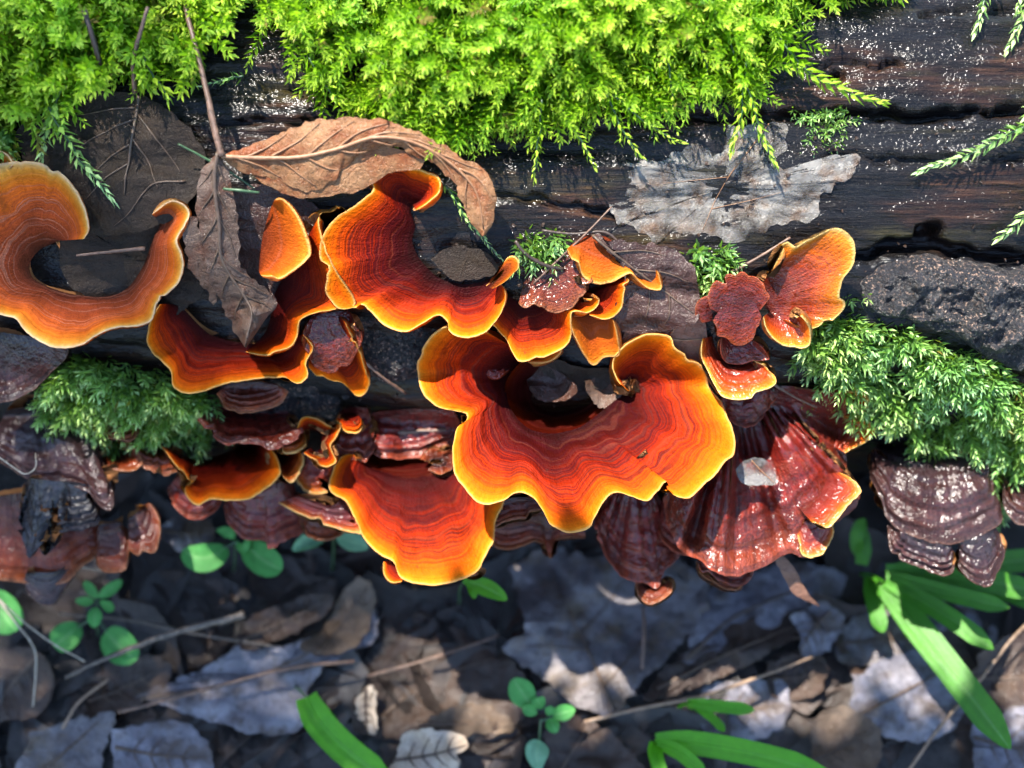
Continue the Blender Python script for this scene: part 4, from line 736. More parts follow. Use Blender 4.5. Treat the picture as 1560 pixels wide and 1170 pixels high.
# scraps in the dark hollow
leaf_poly('dark red leaf scrap in the hollow of the biggest bracket', [(800, 570), (835, 560), (860, 575), (880, 595), (850, 612), (815, 605)], 'leaf_purple', -.25, curl=.3, crumple=.15, serr=2, group=LG, seed=32., tilt=(.2, .3))
leaf_poly('beige bark-like leaf scrap in the hollow of the biggest bracket', [(890, 580), (915, 575), (945, 590), (940, 612), (915, 622), (895, 600)], 'leaf_grey', -.1, curl=.1, crumple=.1, group=LG, seed=33., tilt=(-.2, .3))
leaf_poly('dark shiny leaf scrap above the hollow of the biggest bracket', [(815, 545), (850, 548), (890, 560), (930, 565), (925, 590), (870, 585), (830, 570)], 'leaf_dark', .0, curl=.1, crumple=.15, group=LG, seed=34., tilt=(0, .4))
leaf_poly('black wet scrap inside the upper centre bracket', [(655, 395), (690, 375), (740, 385), (760, 410), (730, 425), (690, 425)], 'leaf_dark', 1.0, curl=.15, crumple=.15, group=LG, seed=35., tilt=(0, .4))
leaf_loft('narrow curled leaf strip pointing down from the big wet fan', [(1178, 850, -2.5), (1190, 872, -2.7), (1205, 900, -3.0), (1225, 915, -3.1), (1247, 924, -3.2)], [(1195, 848, -2.5), (1212, 868, -2.6), (1222, 890, -2.8), (1235, 910, -3.0), (1248, 922, -3.15)], 'leaf_rose', crumple=.04, serr=1, seed=14.)

# leaf litter on the ground ------------------------------------------------
FG = 'fallen leaves of the litter'
LIT = [
 ('big slate-grey lobed leaf below the amber-brown curtain bracket', [(776, 862), (832, 836), (900, 850), (962, 852), (1030, 848), (1076, 888), (1072, 940), (1022, 1000), (986, 1030), (962, 1060), (932, 1086), (880, 1078), (832, 1040), (764, 986), (802, 962), (788, 910)], 'litter_grey', -6.0, [[(934, 1082), (900, 1000), (865, 930), (835, 860)], [(920, 1045), (960, 1000), (1000, 950)], [(895, 990), (840, 985), (790, 985)], [(885, 965), (930, 915), (960, 865)]]),
 ('bluish grey leaf right of the big lobed leaf', [(1080, 895), (1150, 868), (1240, 858), (1290, 880), (1262, 925), (1180, 960), (1090, 990), (1040, 1010), (1062, 950)], 'litter_blue', -6.25, [[(1045, 1005), (1120, 940), (1260, 880)]]),
 ('brown striped folded leaf between the slate leaves', [(1010, 1020), (1090, 965), (1190, 930), (1250, 935), (1190, 985), (1090, 1035), (985, 1068)], 'litter_brown', -6.05, [[(1000, 1050), (1100, 1000), (1230, 945)]]),
 ('small pale grey leaf tip right of the striped leaf', [(1205, 935), (1255, 918), (1286, 945), (1268, 985), (1225, 1002), (1222, 970)], 'litter_blue', -5.85, []),
 ('long slate-blue lobed leaf at lower left under the twigs', [(205, 1062), (300, 1022), (362, 985), (448, 982), (520, 945), (562, 918), (570, 975), (505, 1008), (470, 1048), (462, 1110), (385, 1116), (300, 1092)], 'litter_blue', -6.0, [[(215, 1065), (340, 1045), (450, 1005), (560, 935)]]),
 ('brown leaf with rounded tip above the long slate-blue leaf', [(362, 962), (400, 932), (478, 905), (506, 912), (484, 945), (400, 985), (370, 988)], 'litter_brown', -5.7, []),
 ('leaf with bluish sheen and orange tip at centre left', [(520, 905), (548, 880), (568, 890), (566, 940), (540, 985), (490, 1000), (460, 985), (500, 945)], 'litter_tan', -5.75, []),
 ('pale grey leaf at the bottom left corner', [(46, 1118), (110, 1098), (172, 1086), (160, 1140), (140, 1190), (30, 1190)], 'litter_grey', -5.95, [[(60, 1180), (150, 1100)]]),
 ('square pale leaf at the bottom left', [(170, 1112), (280, 1098), (322, 1150), (310, 1190), (190, 1190)], 'litter_blue', -6.0, []),
 ('large dark leaf in the shade at bottom centre', [(540, 1040), (618, 962), (682, 952), (732, 980), (785, 1010), (806, 1060), (780, 1112), (700, 1125), (600, 1125), (540, 1110)], 'litter_brown', -6.3, [[(560, 1110), (650, 1040), (760, 1000)]]),
 ('cream sunlit leaf at the bottom edge left of the seedling', [(598, 1160), (618, 1118), (650, 1110), (690, 1114), (716, 1138), (696, 1150), (692, 1190), (600, 1190)], 'litter_cream', -5.6, []),
 ('pointed tan leaf fragment above the cream leaf', [(630, 1108), (690, 1078), (740, 1072), (785, 1108), (740, 1118), (680, 1120)], 'litter_tan', -5.75, []),
 ('small cream sunlit shard beside the strap leaf at bottom', [(545, 1062), (560, 1045), (572, 1050), (572, 1118), (555, 1108), (545, 1085)], 'litter_cream', -5.8, []),
 ('brown striped leaf at the bottom right of the seedling', [(830, 1112), (880, 1088), (935, 1118), (985, 1190), (850, 1190)], 'litter_brown', -5.85, [[(850, 1180), (900, 1100)]]),
 ('grey leaf right of the lower twig', [(1070, 1045), (1150, 1035), (1200, 1050), (1190, 1110), (1120, 1130), (1065, 1100)], 'litter_blue', -6.4, []),
 ('reddish brown leaf beside the slate leaves at right', [(1170, 1010), (1230, 995), (1262, 1020), (1240, 1060), (1180, 1060)], 'litter_brown', -6.3, []),
 ('tan crumpled leaf at the lower right', [(1230, 1100), (1280, 1075), (1330, 1100), (1345, 1150), (1300, 1190), (1230, 1190), (1240, 1140)], 'litter_tan', -5.9, []),
 ('slate-blue leaf behind the long strap leaf', [(1300, 1030), (1380, 990), (1440, 1010), (1470, 1080), (1420, 1130), (1340, 1120), (1300, 1080)], 'litter_blue', -6.1, [[(1310, 1090), (1440, 1020)]]),
 ('grey leaf between the strap leaves at right', [(1270, 960), (1330, 930), (1400, 940), (1420, 990), (1350, 1010), (1280, 1010)], 'litter_grey', -6.2, []),
 ('dark brown leaf at the right edge', [(1490, 1000), (1560, 960), (1620, 1000), (1600, 1090), (1520, 1080), (1480, 1040)], 'litter_brown', -6.0, []),
 ('slate leaf at the bottom right corner', [(1480, 1100), (1560, 1080), (1620, 1120), (1600, 1190), (1500, 1190)], 'litter_blue', -6.0, []),
 ('slate leaf under the strap leaf crown at right', [(1400, 890), (1480, 880), (1560, 910), (1580, 960), (1500, 990), (1420, 950)], 'litter_blue', -6.5, []),
 ('brown leaf at the left edge under the straw', [(-30, 1000), (40, 985), (80, 1020), (70, 1080), (10, 1100), (-30, 1090)], 'litter_brown', -6.2, []),
 ('tan brown leaf between the twig and the slate-blue leaf', [(120, 1050), (180, 1005), (240, 1000), (260, 1040), (200, 1080), (140, 1090)], 'litter_brown', -6.1, []),
 ('small grey leaf under the round green leaves', [(180, 900), (240, 870), (320, 880), (340, 920), (260, 950), (190, 940)], 'litter_brown', -6.5, []),
 ('grey-violet leaf scrap above the round green leaves', [(240, 800), (290, 782), (325, 800), (315, 830), (270, 838)], 'litter_grey', -4.8, []),
 ('dark slate leaf under the hanging fan bracket', [(560, 900), (640, 905), (720, 920), (740, 960), (660, 975), (570, 950)], 'litter_brown', -6.6, []),
]
def auto_veins(ol):
    p = np.array(ol, float); cc = p.mean(0); _, _, vt = np.linalg.svd(p-cc); ax = vt[0]; sd = np.array([-ax[1], ax[0]])
    u = (p-cc)@ax; w = np.abs((p-cc)@sd).max()*.62; u0, u1 = u.min()*.9, u.max()*.9; bow = w*.12
    mid = lambda q: cc+ax*(u0+(u1-u0)*q)+sd*bow*math.sin(q*3.1)
    out = [[tuple(mid(q)) for q in (0, .33, .66, 1)]]
    for q in (.2, .38, .56, .74):
        for s in (-1, 1):
            ww = w*math.sin(math.pi*(q*.8+.15))*.95; out.append([tuple(mid(q)), tuple(mid(q)+(sd*s*.5+ax*.28)*ww), tuple(mid(q)+(sd*s+ax*.7)*ww*.95)])
    return out
for i, (lb, ol, mt, z, vn) in enumerate(LIT):
    leaf_poly(lb, ol, mt, z, tilt=(random.uniform(-.1, .1), random.uniform(-.12, .12)), curl=random.uniform(.05, .22), crumple=.2, serr=4., veins=vn or auto_veins(ol), seed=40.+i*3.7, base=(vn[0][0] if vn else None))
# the mass of leaf fragments below them, which nobody could count
def litter_mass(n):
    V = []; F = []; Rr = []; off = 0
    for i in range(n):
        x, y = RNG.uniform(-26, 26), RNG.uniform(-24, 3.)
        if y > -1 and RNG.random() < .3: y -= 6
        if 2500 <= i: x, y = RNG.uniform(-10, 4), RNG.uniform(-7.5, -2)
        elif i >= 1500: x, y = RNG.uniform(-40, 40), RNG.uniform(11, 42)
        L = RNG.uniform(.5, 2.6); w = L*RNG.uniform(.25, .6); a = RNG.uniform(0, 6.28); m = 7
        u = np.linspace(0, 1, m); half = w*np.sin(np.pi*np.clip(u, .04, .97))**.7*(1+.25*RNG.normal(size=m)*.8)
        v = np.array([-1, -.5, 0, .5, 1.])
        gx_ = (u-.5)[:, None]*L*2+0*v; gy_ = half[:, None]*v[None]*(1+.15*RNG.normal(size=(m, 1)))
        gz_ = RNG.uniform(-.3, .5)*(v[None]**2)*w+RNG.uniform(-.5, .5)*((u-.5)[:, None]**2)*L+RNG.normal(0, .05, (m, 5))+RNG.uniform(-.2, .2)*v[None]*w+RNG.uniform(-.3, .3)*(u-.5)[:, None]*L
        ca, sa = math.cos(a), math.sin(a)
        V.append(np.stack([x+gx_*ca-gy_*sa, y+gx_*sa+gy_*ca, GZ+RNG.uniform(.0, .38)+gz_*.6+.15], -1).reshape(-1, 3))
        F.append(gridfaces(m, 5, off)); off += m*5; Rr.append(np.full(m*5, RNG.random()))
    o = mesh('leaf_litter', np.concatenate(V), np.concatenate(F), M['litter_mass'], None, {'r': np.concatenate(Rr)})
    tag(o, 'mass of dark wet leaf fragments covering the ground', 'leaf litter', kind='stuff')
litter_mass(3000)

def crumbs(n):
    px = RNG.uniform(-20, 1580, n); py = RNG.uniform(180, 690, n); _, x, th, ok = log_hit(px, py); x = x[ok]; th = th[ok]; m = len(x)
    p, nn, tt = log_frame(x, th, LR+log_disp(x, th)+.02); X = np.array([1., 0, 0]); V = []; F = []; off = 0
    for i in range(m):
        s = RNG.uniform(.02, .065); a = RNG.uniform(0, 3.14); k = 6; ph = np.linspace(0, 6.28, k, endpoint=False); r = s*RNG.uniform(.5, 1.2, k); el = RNG.uniform(.25, 1)
        e1 = X*math.cos(a)+tt[i]*math.sin(a); e2 = np.cross(nn[i], e1)
        base = p[i]+(e1*(r*np.cos(ph))[:, None]+e2*(r*np.sin(ph)*el)[:, None]); top = p[i]+nn[i]*s*.5*RNG.uniform(.4, 1.2)+(base-p[i])*.6
        V += [base-nn[i]*.03, top]; F += [[off+q, off+(q+1) % k, off+k+(q+1) % k, off+k+q] for q in range(k)]+[[off+k+q for q in range(k)]]; off += 2*k
    o = mesh('bark_crumbs', np.concatenate(V), F, M['litter_brown'], smooth=False); tag(o, 'tiny wood crumbs and bits scattered on the log', 'debris', kind='stuff')
crumbs(420)
# ================================================================== MOSS
def shoots(roots, dirs, Ls, bend, dens=26., ll=.27, w=.27, spread=62, col=(0, 1), tw=1.):
    """Leafy moss shoots: arrays of leaflets spiralled round curved stems. Returns V, F, c, r."""
    VV = []; CC = []; RR = []
    for p, d, L, b in zip(roots, dirs, Ls, bend):
        n = max(8, int(L*dens)); k = (np.arange(n)+RNG.random(n)*.4)/n
        ax = p+d*(k*L)[:, None]+b*(k*k*L)[:, None]; T = nrm(d+2*b*k[:, None])
        a = nrm(np.cross(T, np.array([.31, .17, .93]))); c = np.cross(T, a); ph = np.arange(n)*2.4+RNG.random()*6
        Rd = a*np.cos(ph)[:, None]+c*np.sin(ph)[:, None]
        an = np.radians(spread*(1-.35*k**2)+RNG.normal(0, 8, n))
        D = nrm(T*np.cos(an)[:, None]+Rd*np.sin(an)[:, None]); Wd = np.cross(T, Rd)
        l = ll*(.75+.5*np.sin(np.pi*np.clip(k*.8+.15, 0, 1)))*(1-.35*k)*RNG.uniform(.75, 1.25, n)
        ww = (l*w*.5)[:, None]; l = l[:, None]
        q = np.stack([ax, ax+D*l*.42+Wd*ww+Rd*ww*.3, ax+D*l+T*l*.12, ax+D*l*.42-Wd*ww+Rd*ww*.3], 1)
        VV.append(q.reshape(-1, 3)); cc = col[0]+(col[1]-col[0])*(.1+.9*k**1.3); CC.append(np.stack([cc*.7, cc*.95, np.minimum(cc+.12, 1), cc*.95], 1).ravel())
        RR.append(np.repeat(np.clip(RNG.normal(.55, .18)+RNG.normal(0, .1, n), 0, 1), 4))
    V = np.concatenate(VV); F = np.arange(len(V)).reshape(-1, 4)
    F = np.concatenate([F[:, [0, 1, 2]], F[:, [0, 2, 3]]])
    return V, F, np.concatenate(CC), np.concatenate(RR)
def inpoly(x, y, poly):
    p = np.array(poly, float); r = np.zeros(len(x), bool); j = len(p)-1
    for i in range(len(p)):
        c = ((p[i, 1] > y) != (p[j, 1] > y)) & (x < (p[j, 0]-p[i, 0])*(y-p[i, 1])/(p[j, 1]-p[i, 1]+1e-9)+p[i, 0]); r ^= c; j = i
    return r
def moss_patch(label, poly, n, mat, lift=(.05, .7), L=(.5, 1.1), down=(-.15, .85), side=.55, up=(.3, 1.2), ll=.215, spread=66, edge_fall=1., name='moss', lean=0., w=.31, dens=38, bd=.28):
    p = np.array(poly, float); x0, y0 = p.min(0); x1, y1 = p.max(0)
    X = RNG.uniform(x0, x1, n*6); Y = RNG.uniform(y0, y1, n*6); ok = inpoly(X, Y, poly)
    clump = vnoise(X*.022, Y*.022, 4.)+.6*vnoise(X*.055, Y*.055, 8.); ok &= clump+RNG.uniform(-.9, .9, len(X)) > -.55
    X = X[ok][:n]; Y = Y[ok][:n]; cl = clump[ok][:n]
    _, x, th, hit = log_hit(X, Y); m = hit
    x = x[m]; th = th[m]; cl = cl[m]; k = len(x)
    lf = RNG.uniform(*lift, k)*np.clip(.75+.5*cl, .2, 1.4)
    pos, nn, tt = log_frame(x, th, LR+lf)
    d = nrm(tt*RNG.uniform(*down, k)[:, None]+np.array([1., 0, 0])*(RNG.normal(lean, side, k)+.5*vnoise(x*1.3, th*8., 3.))[:, None]+nn*RNG.uniform(*up, k)[:, None])
    bend = tt*RNG.uniform(.0, bd, k)[:, None]+np.array([0, 0, -1])*RNG.uniform(0, .25, k)[:, None]
    V, F, c, r = shoots(pos-nn*.05, d, RNG.uniform(*L, k), bend, dens=dens, ll=ll, spread=spread, w=w)
    o = mesh(name, V, F, M[mat], None, {'c': c, 'r': r}, smooth=False)
    return tag(o, label, 'moss', kind='stuff')
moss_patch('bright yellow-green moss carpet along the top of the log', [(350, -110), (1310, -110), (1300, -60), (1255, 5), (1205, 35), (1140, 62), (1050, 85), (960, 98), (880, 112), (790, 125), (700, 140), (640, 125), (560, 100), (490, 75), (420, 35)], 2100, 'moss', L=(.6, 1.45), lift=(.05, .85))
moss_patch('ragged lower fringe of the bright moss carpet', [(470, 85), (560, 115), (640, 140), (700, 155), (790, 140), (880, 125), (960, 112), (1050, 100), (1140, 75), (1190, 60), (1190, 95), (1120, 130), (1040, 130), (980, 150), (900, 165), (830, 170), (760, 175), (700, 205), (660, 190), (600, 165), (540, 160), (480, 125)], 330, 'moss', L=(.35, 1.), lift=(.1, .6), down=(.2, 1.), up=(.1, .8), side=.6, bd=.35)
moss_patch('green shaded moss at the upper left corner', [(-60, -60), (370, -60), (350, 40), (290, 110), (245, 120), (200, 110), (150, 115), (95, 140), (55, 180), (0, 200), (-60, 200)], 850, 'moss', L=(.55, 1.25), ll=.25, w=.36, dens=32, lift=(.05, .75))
moss_patch('thin moss fringe at the far left edge', [(-40, 190), (25, 190), (35, 240), (-40, 245)], 60, 'moss_b', L=(.3, .6))
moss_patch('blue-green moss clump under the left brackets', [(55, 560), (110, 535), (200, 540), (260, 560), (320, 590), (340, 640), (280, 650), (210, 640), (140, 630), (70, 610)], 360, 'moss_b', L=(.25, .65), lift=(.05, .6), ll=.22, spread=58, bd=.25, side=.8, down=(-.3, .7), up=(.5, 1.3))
moss_patch('sparse moss shoots fringing the left clump', [(40, 545), (330, 545), (370, 650), (300, 680), (60, 650)], 90, 'moss_b', L=(.15, .35), lift=(0, .1), ll=.18, side=.8)
moss_patch('blue-green moss cushion at right below the bark plate', [(1225, 470), (1300, 470), (1380, 490), (1460, 520), (1560, 570), (1620, 620), (1620, 690), (1500, 690), (1420, 640), (1330, 610), (1250, 590), (1215, 540)], 640, 'moss_b', L=(.25, .65), lift=(.05, .6), ll=.22, spread=58, bd=.25, side=.8, down=(-.3, .7), up=(.5, 1.3))
moss_patch('sparse moss shoots fringing the right cushion', [(1200, 455), (1330, 440), (1560, 540), (1600, 560), (1600, 700), (1400, 680), (1210, 610)], 130, 'moss_b', L=(.15, .35), lift=(0, .12), ll=.18, side=.8)
moss_patch('dark moss trailing over the purple-brown fan bracket', [(1380, 620), (1560, 620), (1600, 700), (1500, 740), (1440, 715), (1400, 690)], 230, 'moss_b', L=(.3, .8), lift=(.3, .95), ll=.22, spread=56, bd=.5, side=.7, down=(0, .9), up=(.3, 1.))
moss_patch('sparse moss tufts under the folded orange bracket', [(790, 345), (880, 345), (890, 385), (800, 395)], 26, 'moss_b', L=(.3, .6), lift=(0, .2))
moss_patch('small green moss tuft beside the purple-brown leaf', [(1045, 370), (1100, 370), (1110, 420), (1060, 430)], 34, 'moss_b', L=(.35, .65), lift=(0, .3))
moss_patch('thin olive moss film on the log below the pointed strand', [(1180, 165), (1310, 160), (1300, 215), (1240, 225)], 46, 'moss_b', L=(.15, .3), lift=(0, .05), ll=.12)
moss_patch('thin moss strip at the top edge right of the carpet', [(1255, -20), (1390, -20), (1385, -2), (1300, 4), (1260, 6)], 40, 'moss', L=(.3, .5))
def strand(label, pts, mat='moss', ll=.19, spread=52, w=.40, rad=.022, lift0=None):
    pts = np.array(pts, float); q, _ = cr(pts, 40) if len(pts) > 2 else (pts[0]+(pts[1]-pts[0])*np.linspace(0, 1, 40)[:, None], 0)
    C = Lp(q[:, 0], q[:, 1], q[:, 2]); C = C+.03*np.stack([vnoise(np.arange(40)*.2, pts[0, 0]), vnoise(np.arange(40)*.2, pts[0, 1]), 0*q[:, 0]], 1)
    seg = np.linalg.norm(np.diff(C, axis=0), axis=1); L = seg.sum(); n = int(L*26); s = np.concatenate([[0], np.cumsum(seg)])
    k = np.linspace(0, 1, n); ax = np.stack([np.interp(k*L, s, C[:, i]) for i in range(3)], 1); T = nrm(np.gradient(ax, axis=0))
    a = nrm(np.cross(T, np.array([.31, .17, .93]))); c = np.cross(T, a); ph = np.arange(n)*2.4
    Rd = a*np.cos(ph)[:, None]+c*np.sin(ph)[:, None]; an = np.radians(spread*(1-.7*k**3)+RNG.normal(0, 7, n))
    D = nrm(T*np.cos(an)[:, None]+Rd*np.sin(an)[:, None]); Wd = np.cross(T, Rd); l = (ll*(1.15-.55*k)*RNG.uniform(.8, 1.2, n))[:, None]; ww = l*w*.5
    V = np.stack([ax, ax+D*l*.4+Wd*ww+Rd*ww*.4, ax+D*l+T*l*.15, ax+D*l*.4-Wd*ww+Rd*ww*.4], 1).reshape(-1, 3)
    F = np.arange(4*n).reshape(-1, 4); F = np.concatenate([F[:, [0, 1, 2]], F[:, [0, 2, 3]]])
    e = thing('moss_strand', tuple(C[0]), label, 'moss strand', 'moss strands trailing over the log')
    lv = mesh('leaflets', V, F, M[mat], e, {'c': np.repeat(.45+.5*k, 4), 'r': np.repeat(RNG.uniform(.4, .8, n), 4)}, smooth=False, loc=C[0]); lv['kind'] = 'stuff'
    tube('stem', C[::4], [rad, rad*.5], M['needle'], e, C[0], 5, 30)
for lb, pts, mt, kw in [
 ('short pale moss strand hanging at far left over the dark leaf', [(112, 150, .7), (92, 190, .65), (76, 246, .55)], 'moss_b', dict(ll=0.26)),
 ('long moss strand reaching down across the dark veined leaf', [(95, 175, .8), (130, 228, .75), (155, 262, .7), (187, 302, .65)], 'moss_b', dict(ll=0.26)),
 ('straight moss strand hanging above the log shadow', [(822, 165, .7), (820, 215, .6), (812, 274, .45)], 'moss', {}),
 ('moss strand slanting right beside the straight one', [(852, 175, .7), (880, 215, .6), (906, 258, .5)], 'moss', {}),
 ('moss strand slanting right above the pale leaf corner', [(915, 150, .7), (945, 205, .6), (971, 242, .5)], 'moss', {}),
 ('moss strand curving right to the top of the pale leaf', [(930, 160, .7), (985, 200, .6), (1032, 222, .45)], 'moss', {}),
 ('moss strand hanging near the middle of the carpet edge', [(1000, 90, .8), (1015, 140, .7), (1020, 190, .5)], 'moss', {}),
 ('moss strand hanging between carpet and pale leaf', [(1055, 80, .8), (1072, 130, .65), (1082, 182, .5)], 'moss', {}),
 ('moss strand pointing down onto the pale leaf', [(1125, 110, .8), (1122, 170, .6), (1110, 235, .4)], 'moss', dict(ll=0.26)),
 ('long moss strand slanting onto the pale leaf', [(1105, 95, .8), (1140, 180, .6), (1172, 252, .4)], 'moss', dict(ll=0.23)),
 ('long pointed moss strand reaching right over bare wood', [(1170, 75, .7), (1220, 125, .6), (1270, 148, .5), (1338, 162, .3)], 'moss', dict(ll=0.29)),
 ('short moss strand on the wood right of the carpet', [(1160, 60, .5), (1195, 68, .4), (1232, 58, .3)], 'moss', {}),
 ('blue-green moss strand trailing under the tip of the curled leaf', [(680, 278, .5), (705, 320, .45), (735, 355, .4), (768, 392, .35)], 'moss_b', dict(ll=.14, spread=35)),
 ('moss strand at the top right corner, left one', [(1500, -20, .5), (1492, 15, .5), (1478, 62, .3)], 'moss_b', dict(ll=0.26)),
 ('moss strand at the top right corner, middle one', [(1570, -10, .5), (1552, 35, .5), (1525, 86, .3)], 'moss_b', dict(ll=0.26)),
 ('moss strand at the top right corner, by the edge', [(1555, -30, .6), (1548, 0, .5), (1540, 35, .4)], 'moss_b', dict(ll=0.26)),
 ('long moss strand entering from the right edge over dark wood', [(1600, 185, .7), (1540, 205, .6), (1470, 235, .5), (1390, 263, .3)], 'moss_b', dict(ll=0.26)),
 ('bushy moss strand at the right edge above the long one', [(1600, 140, .8), (1575, 165, .8), (1545, 190, .6)], 'moss_b', dict(ll=0.34)),
 ('short moss strand at the right edge below the long one', [(1600, 285, .6), (1555, 320, .5), (1513, 358, .3)], 'moss_b', dict(ll=0.26)),
 ('dark moss strand below the left moss by the dark gap', [(375, 122, .3), (345, 128, .25), (310, 135, .2)], 'moss_b', dict(ll=.14)),
 ('moss strand hanging over the stalk of the dark leaf', [(235, 110, .8), (255, 140, .7), (268, 162, .6)], 'moss', dict(ll=0.31)),
 ('moss strand hanging left of the curled tan leaf', [(480, 110, .7), (500, 140, .6), (520, 165, .5)], 'moss', dict(ll=0.29)),
]: strand(lb, pts, mt, **kw)

# ================================================================== GREEN PLANTS, TWIGS
def ribbon(p0, pm, p1, width, nu=26, nv=9, shape='ovate', cup=.12, roll=0.):
    p0, pm, p1 = (np.asarray(P(*q), float) for q in (p0, pm, p1))
    u = np.linspace(0, 1, nu)[:, None]; C = p0*(1-u)**2+2*(2*pm-.5*(p0+p1))*u*(1-u)*.5*1+p1*u*u if False else p0*(1-u)*(1-2*u)+4*pm*u*(1-u)+p1*u*(2*u-1)
    T = nrm(np.gradient(C, axis=0)); S = nrm(np.cross(T, np.array([math.sin(roll)*.6, -.3, 1.]))); N = np.cross(S, T)
    u = u[:, 0]
    hw = {'ovate': np.sin(np.pi*np.clip(u*.97+.015, 0, 1))**.62, 'round': np.sqrt(np.clip(1-(2*u-1)**2, 0, 1)),
          'strap': np.clip(np.minimum(1., (1-u)*6.)**.6, 0, 1)*(.72+.28*np.clip(u*4, 0, 1)), 'drop': np.sin(np.pi*u**.7*.985+.01)**.8}[shape]*width/2
    v = np.linspace(-1, 1, nv)[None]
    return C[:, None]+S[:, None]*(hw[:, None]*v)[..., None]+N[:, None]*(cup*hw[:, None]*np.abs(v)**1.5)[..., None]
def plant(name, label, leaves, stems, cat, mat, smat='needle', group=None, extra=None):
    f = P(*stems[0][0]) if stems else P(*leaves[0][0])
    t = thing(name, tuple(f), label, cat, group)
    for lf in leaves:
        p0, pm, p1, w = lf[:4]; shp = lf[4] if len(lf) > 4 else 'ovate'; mt = lf[5] if len(lf) > 5 else mat; cup = lf[6] if len(lf) > 6 else .15
        W3 = ribbon(p0, pm, p1, w, shape=shp, cup=cup, nu=40 if shp == 'strap' else 24); nu, nv = W3.shape[:2]
        N = gridnormals(W3); 
        if N[..., 2].mean() < 0: N = -N; fl = True
        else: fl = False
        V = np.concatenate([W3.reshape(-1, 3), (W3-N*.02).reshape(-1, 3)]); m = nu*nv
        F = np.concatenate([gridfaces(nu, nv, flip=fl), gridfaces(nu, nv, m, flip=not fl)])
        uu = np.repeat(np.linspace(0, 1, nu), nv); vv = np.tile(np.linspace(0, 1, nv), nu)
        o = mesh('leaf_blade', V, F, M[mt], t, {'u': np.tile(uu, 2), 'v': np.tile(vv, 2)}, normals=np.concatenate([N.reshape(-1, 3), -N.reshape(-1, 3)]), loc=f)
        if shp == 'strap':
            tube('midrib', (W3[:, nv//2]-N[:, nv//2]*.0)[::4]+np.array([0, 0, -.004]), [.03, .02, .008], M[mt], o, f, 5)
            o.children[0].data.attributes.new('u', 'FLOAT', 'POINT')
    for st in stems:
        tube('stem', P(*np.array(st, float).T) if len(st) > 1 else None, [.035, .025], M[smat], t, f, 6)
    return t
Z0 = -5.6
plant('cress_seedling', 'small cress rosette with round lower leaves at lower left', [
    ((147, 912, -4.9), (138, 898, -4.8), (127, 886, -4.75), .22), ((150, 910, -4.9), (168, 898, -4.8), (186, 884, -4.75), .26), ((143, 916, -4.9), (130, 916, -4.8), (115, 915, -4.75), .2), ((152, 916, -4.9), (165, 924, -4.8), (172, 930, -4.75), .22),
    ((146, 925, -4.95), (144, 940, -4.95), (144, 956, -5.0), .32), ((122, 952, -5.4), (98, 972, -5.3), (82, 985, -5.3), .62, 'round'), ((160, 962, -5.4), (182, 984, -5.3), (208, 1006, -5.35), .72, 'round', 'cress')],
    [[(150, 975, -6.6), (148, 940, -5.6), (148, 914, -4.9)], [(146, 930, -5.1), (135, 945, -5.2), (118, 956, -5.4)], [(148, 935, -5.3), (155, 950, -5.4), (165, 966, -5.4)]], 'plant', 'cress')
plant('cress_seedling', 'round green leaf cut by the left edge', [((-20, 905, -5.0), (5, 935, -4.9), (25, 962, -5.0), .8, 'round')], [[(-60, 960, -6.6), (-40, 920, -5.6), (-15, 908, -5.0)]], 'plant', 'cress')
plant('cress_seedling', 'pair of round glossy leaves under the dark ribbed bracket', [
    ((345, 832, -4.5), (312, 850, -4.4), (278, 838, -4.4), .62, 'round'), ((372, 828, -4.5), (400, 852, -4.4), (430, 868, -4.4), .66, 'round'), ((352, 822, -4.5), (348, 812, -4.4), (330, 808, -4.4), .25), ((358, 822, -4.5), (372, 836, -4.4), (378, 812, -4.3), .2)],
    [[(356, 870, -6.4), (358, 845, -5.4), (357, 824, -4.5)], [(357, 826, -4.5), (350, 830, -4.5), (340, 834, -4.45)], [(357, 826, -4.5), (366, 828, -4.5), (378, 832, -4.5)]], 'plant', 'cress')
plant('cress_seedling', 'pale silvery leaves left of the hanging fan bracket', [((500, 815, -4.2), (475, 822, -4.1), (446, 838, -4.1), .36, 'ovate', 'cress_pale', .5), ((512, 820, -4.2), (535, 824, -4.1), (560, 836, -4.1), .42, 'ovate', 'cress_pale'), ((515, 812, -4.2), (535, 806, -4.1), (552, 812, -4.1), .3, 'ovate', 'cress_pale')],
    [[(506, 870, -6.4), (508, 840, -5.2), (508, 816, -4.2)]], 'plant', 'cress_pale')
plant('cress_seedling', 'upright cress seedling at the bottom centre', [
    ((812, 1078, -5.1), (795, 1055, -4.9), (782, 1034, -4.8), .55), ((818, 1088, -5.1), (806, 1082, -5.0), (796, 1078, -5.0), .25), ((826, 1080, -5.1), (820, 1068, -4.9), (818, 1062, -4.9), .3), ((842, 1090, -5.1), (858, 1086, -5.0), (876, 1080, -5.0), .34), ((838, 1094, -5.1), (842, 1105, -5.0), (848, 1116, -5.0), .28), ((822, 1128, -5.2), (818, 1150, -5.1), (822, 1176, -5.1), .5, 'drop', 'cress_pale'), ((834, 1090, -5.1), (838, 1082, -5.), (840, 1076, -4.95), .2)],
    [[(825, 1160, -6.5), (822, 1125, -5.5), (824, 1095, -5.1)], [(824, 1098, -5.1), (832, 1096, -5.1), (842, 1091, -5.1)]], 'plant', 'cress')
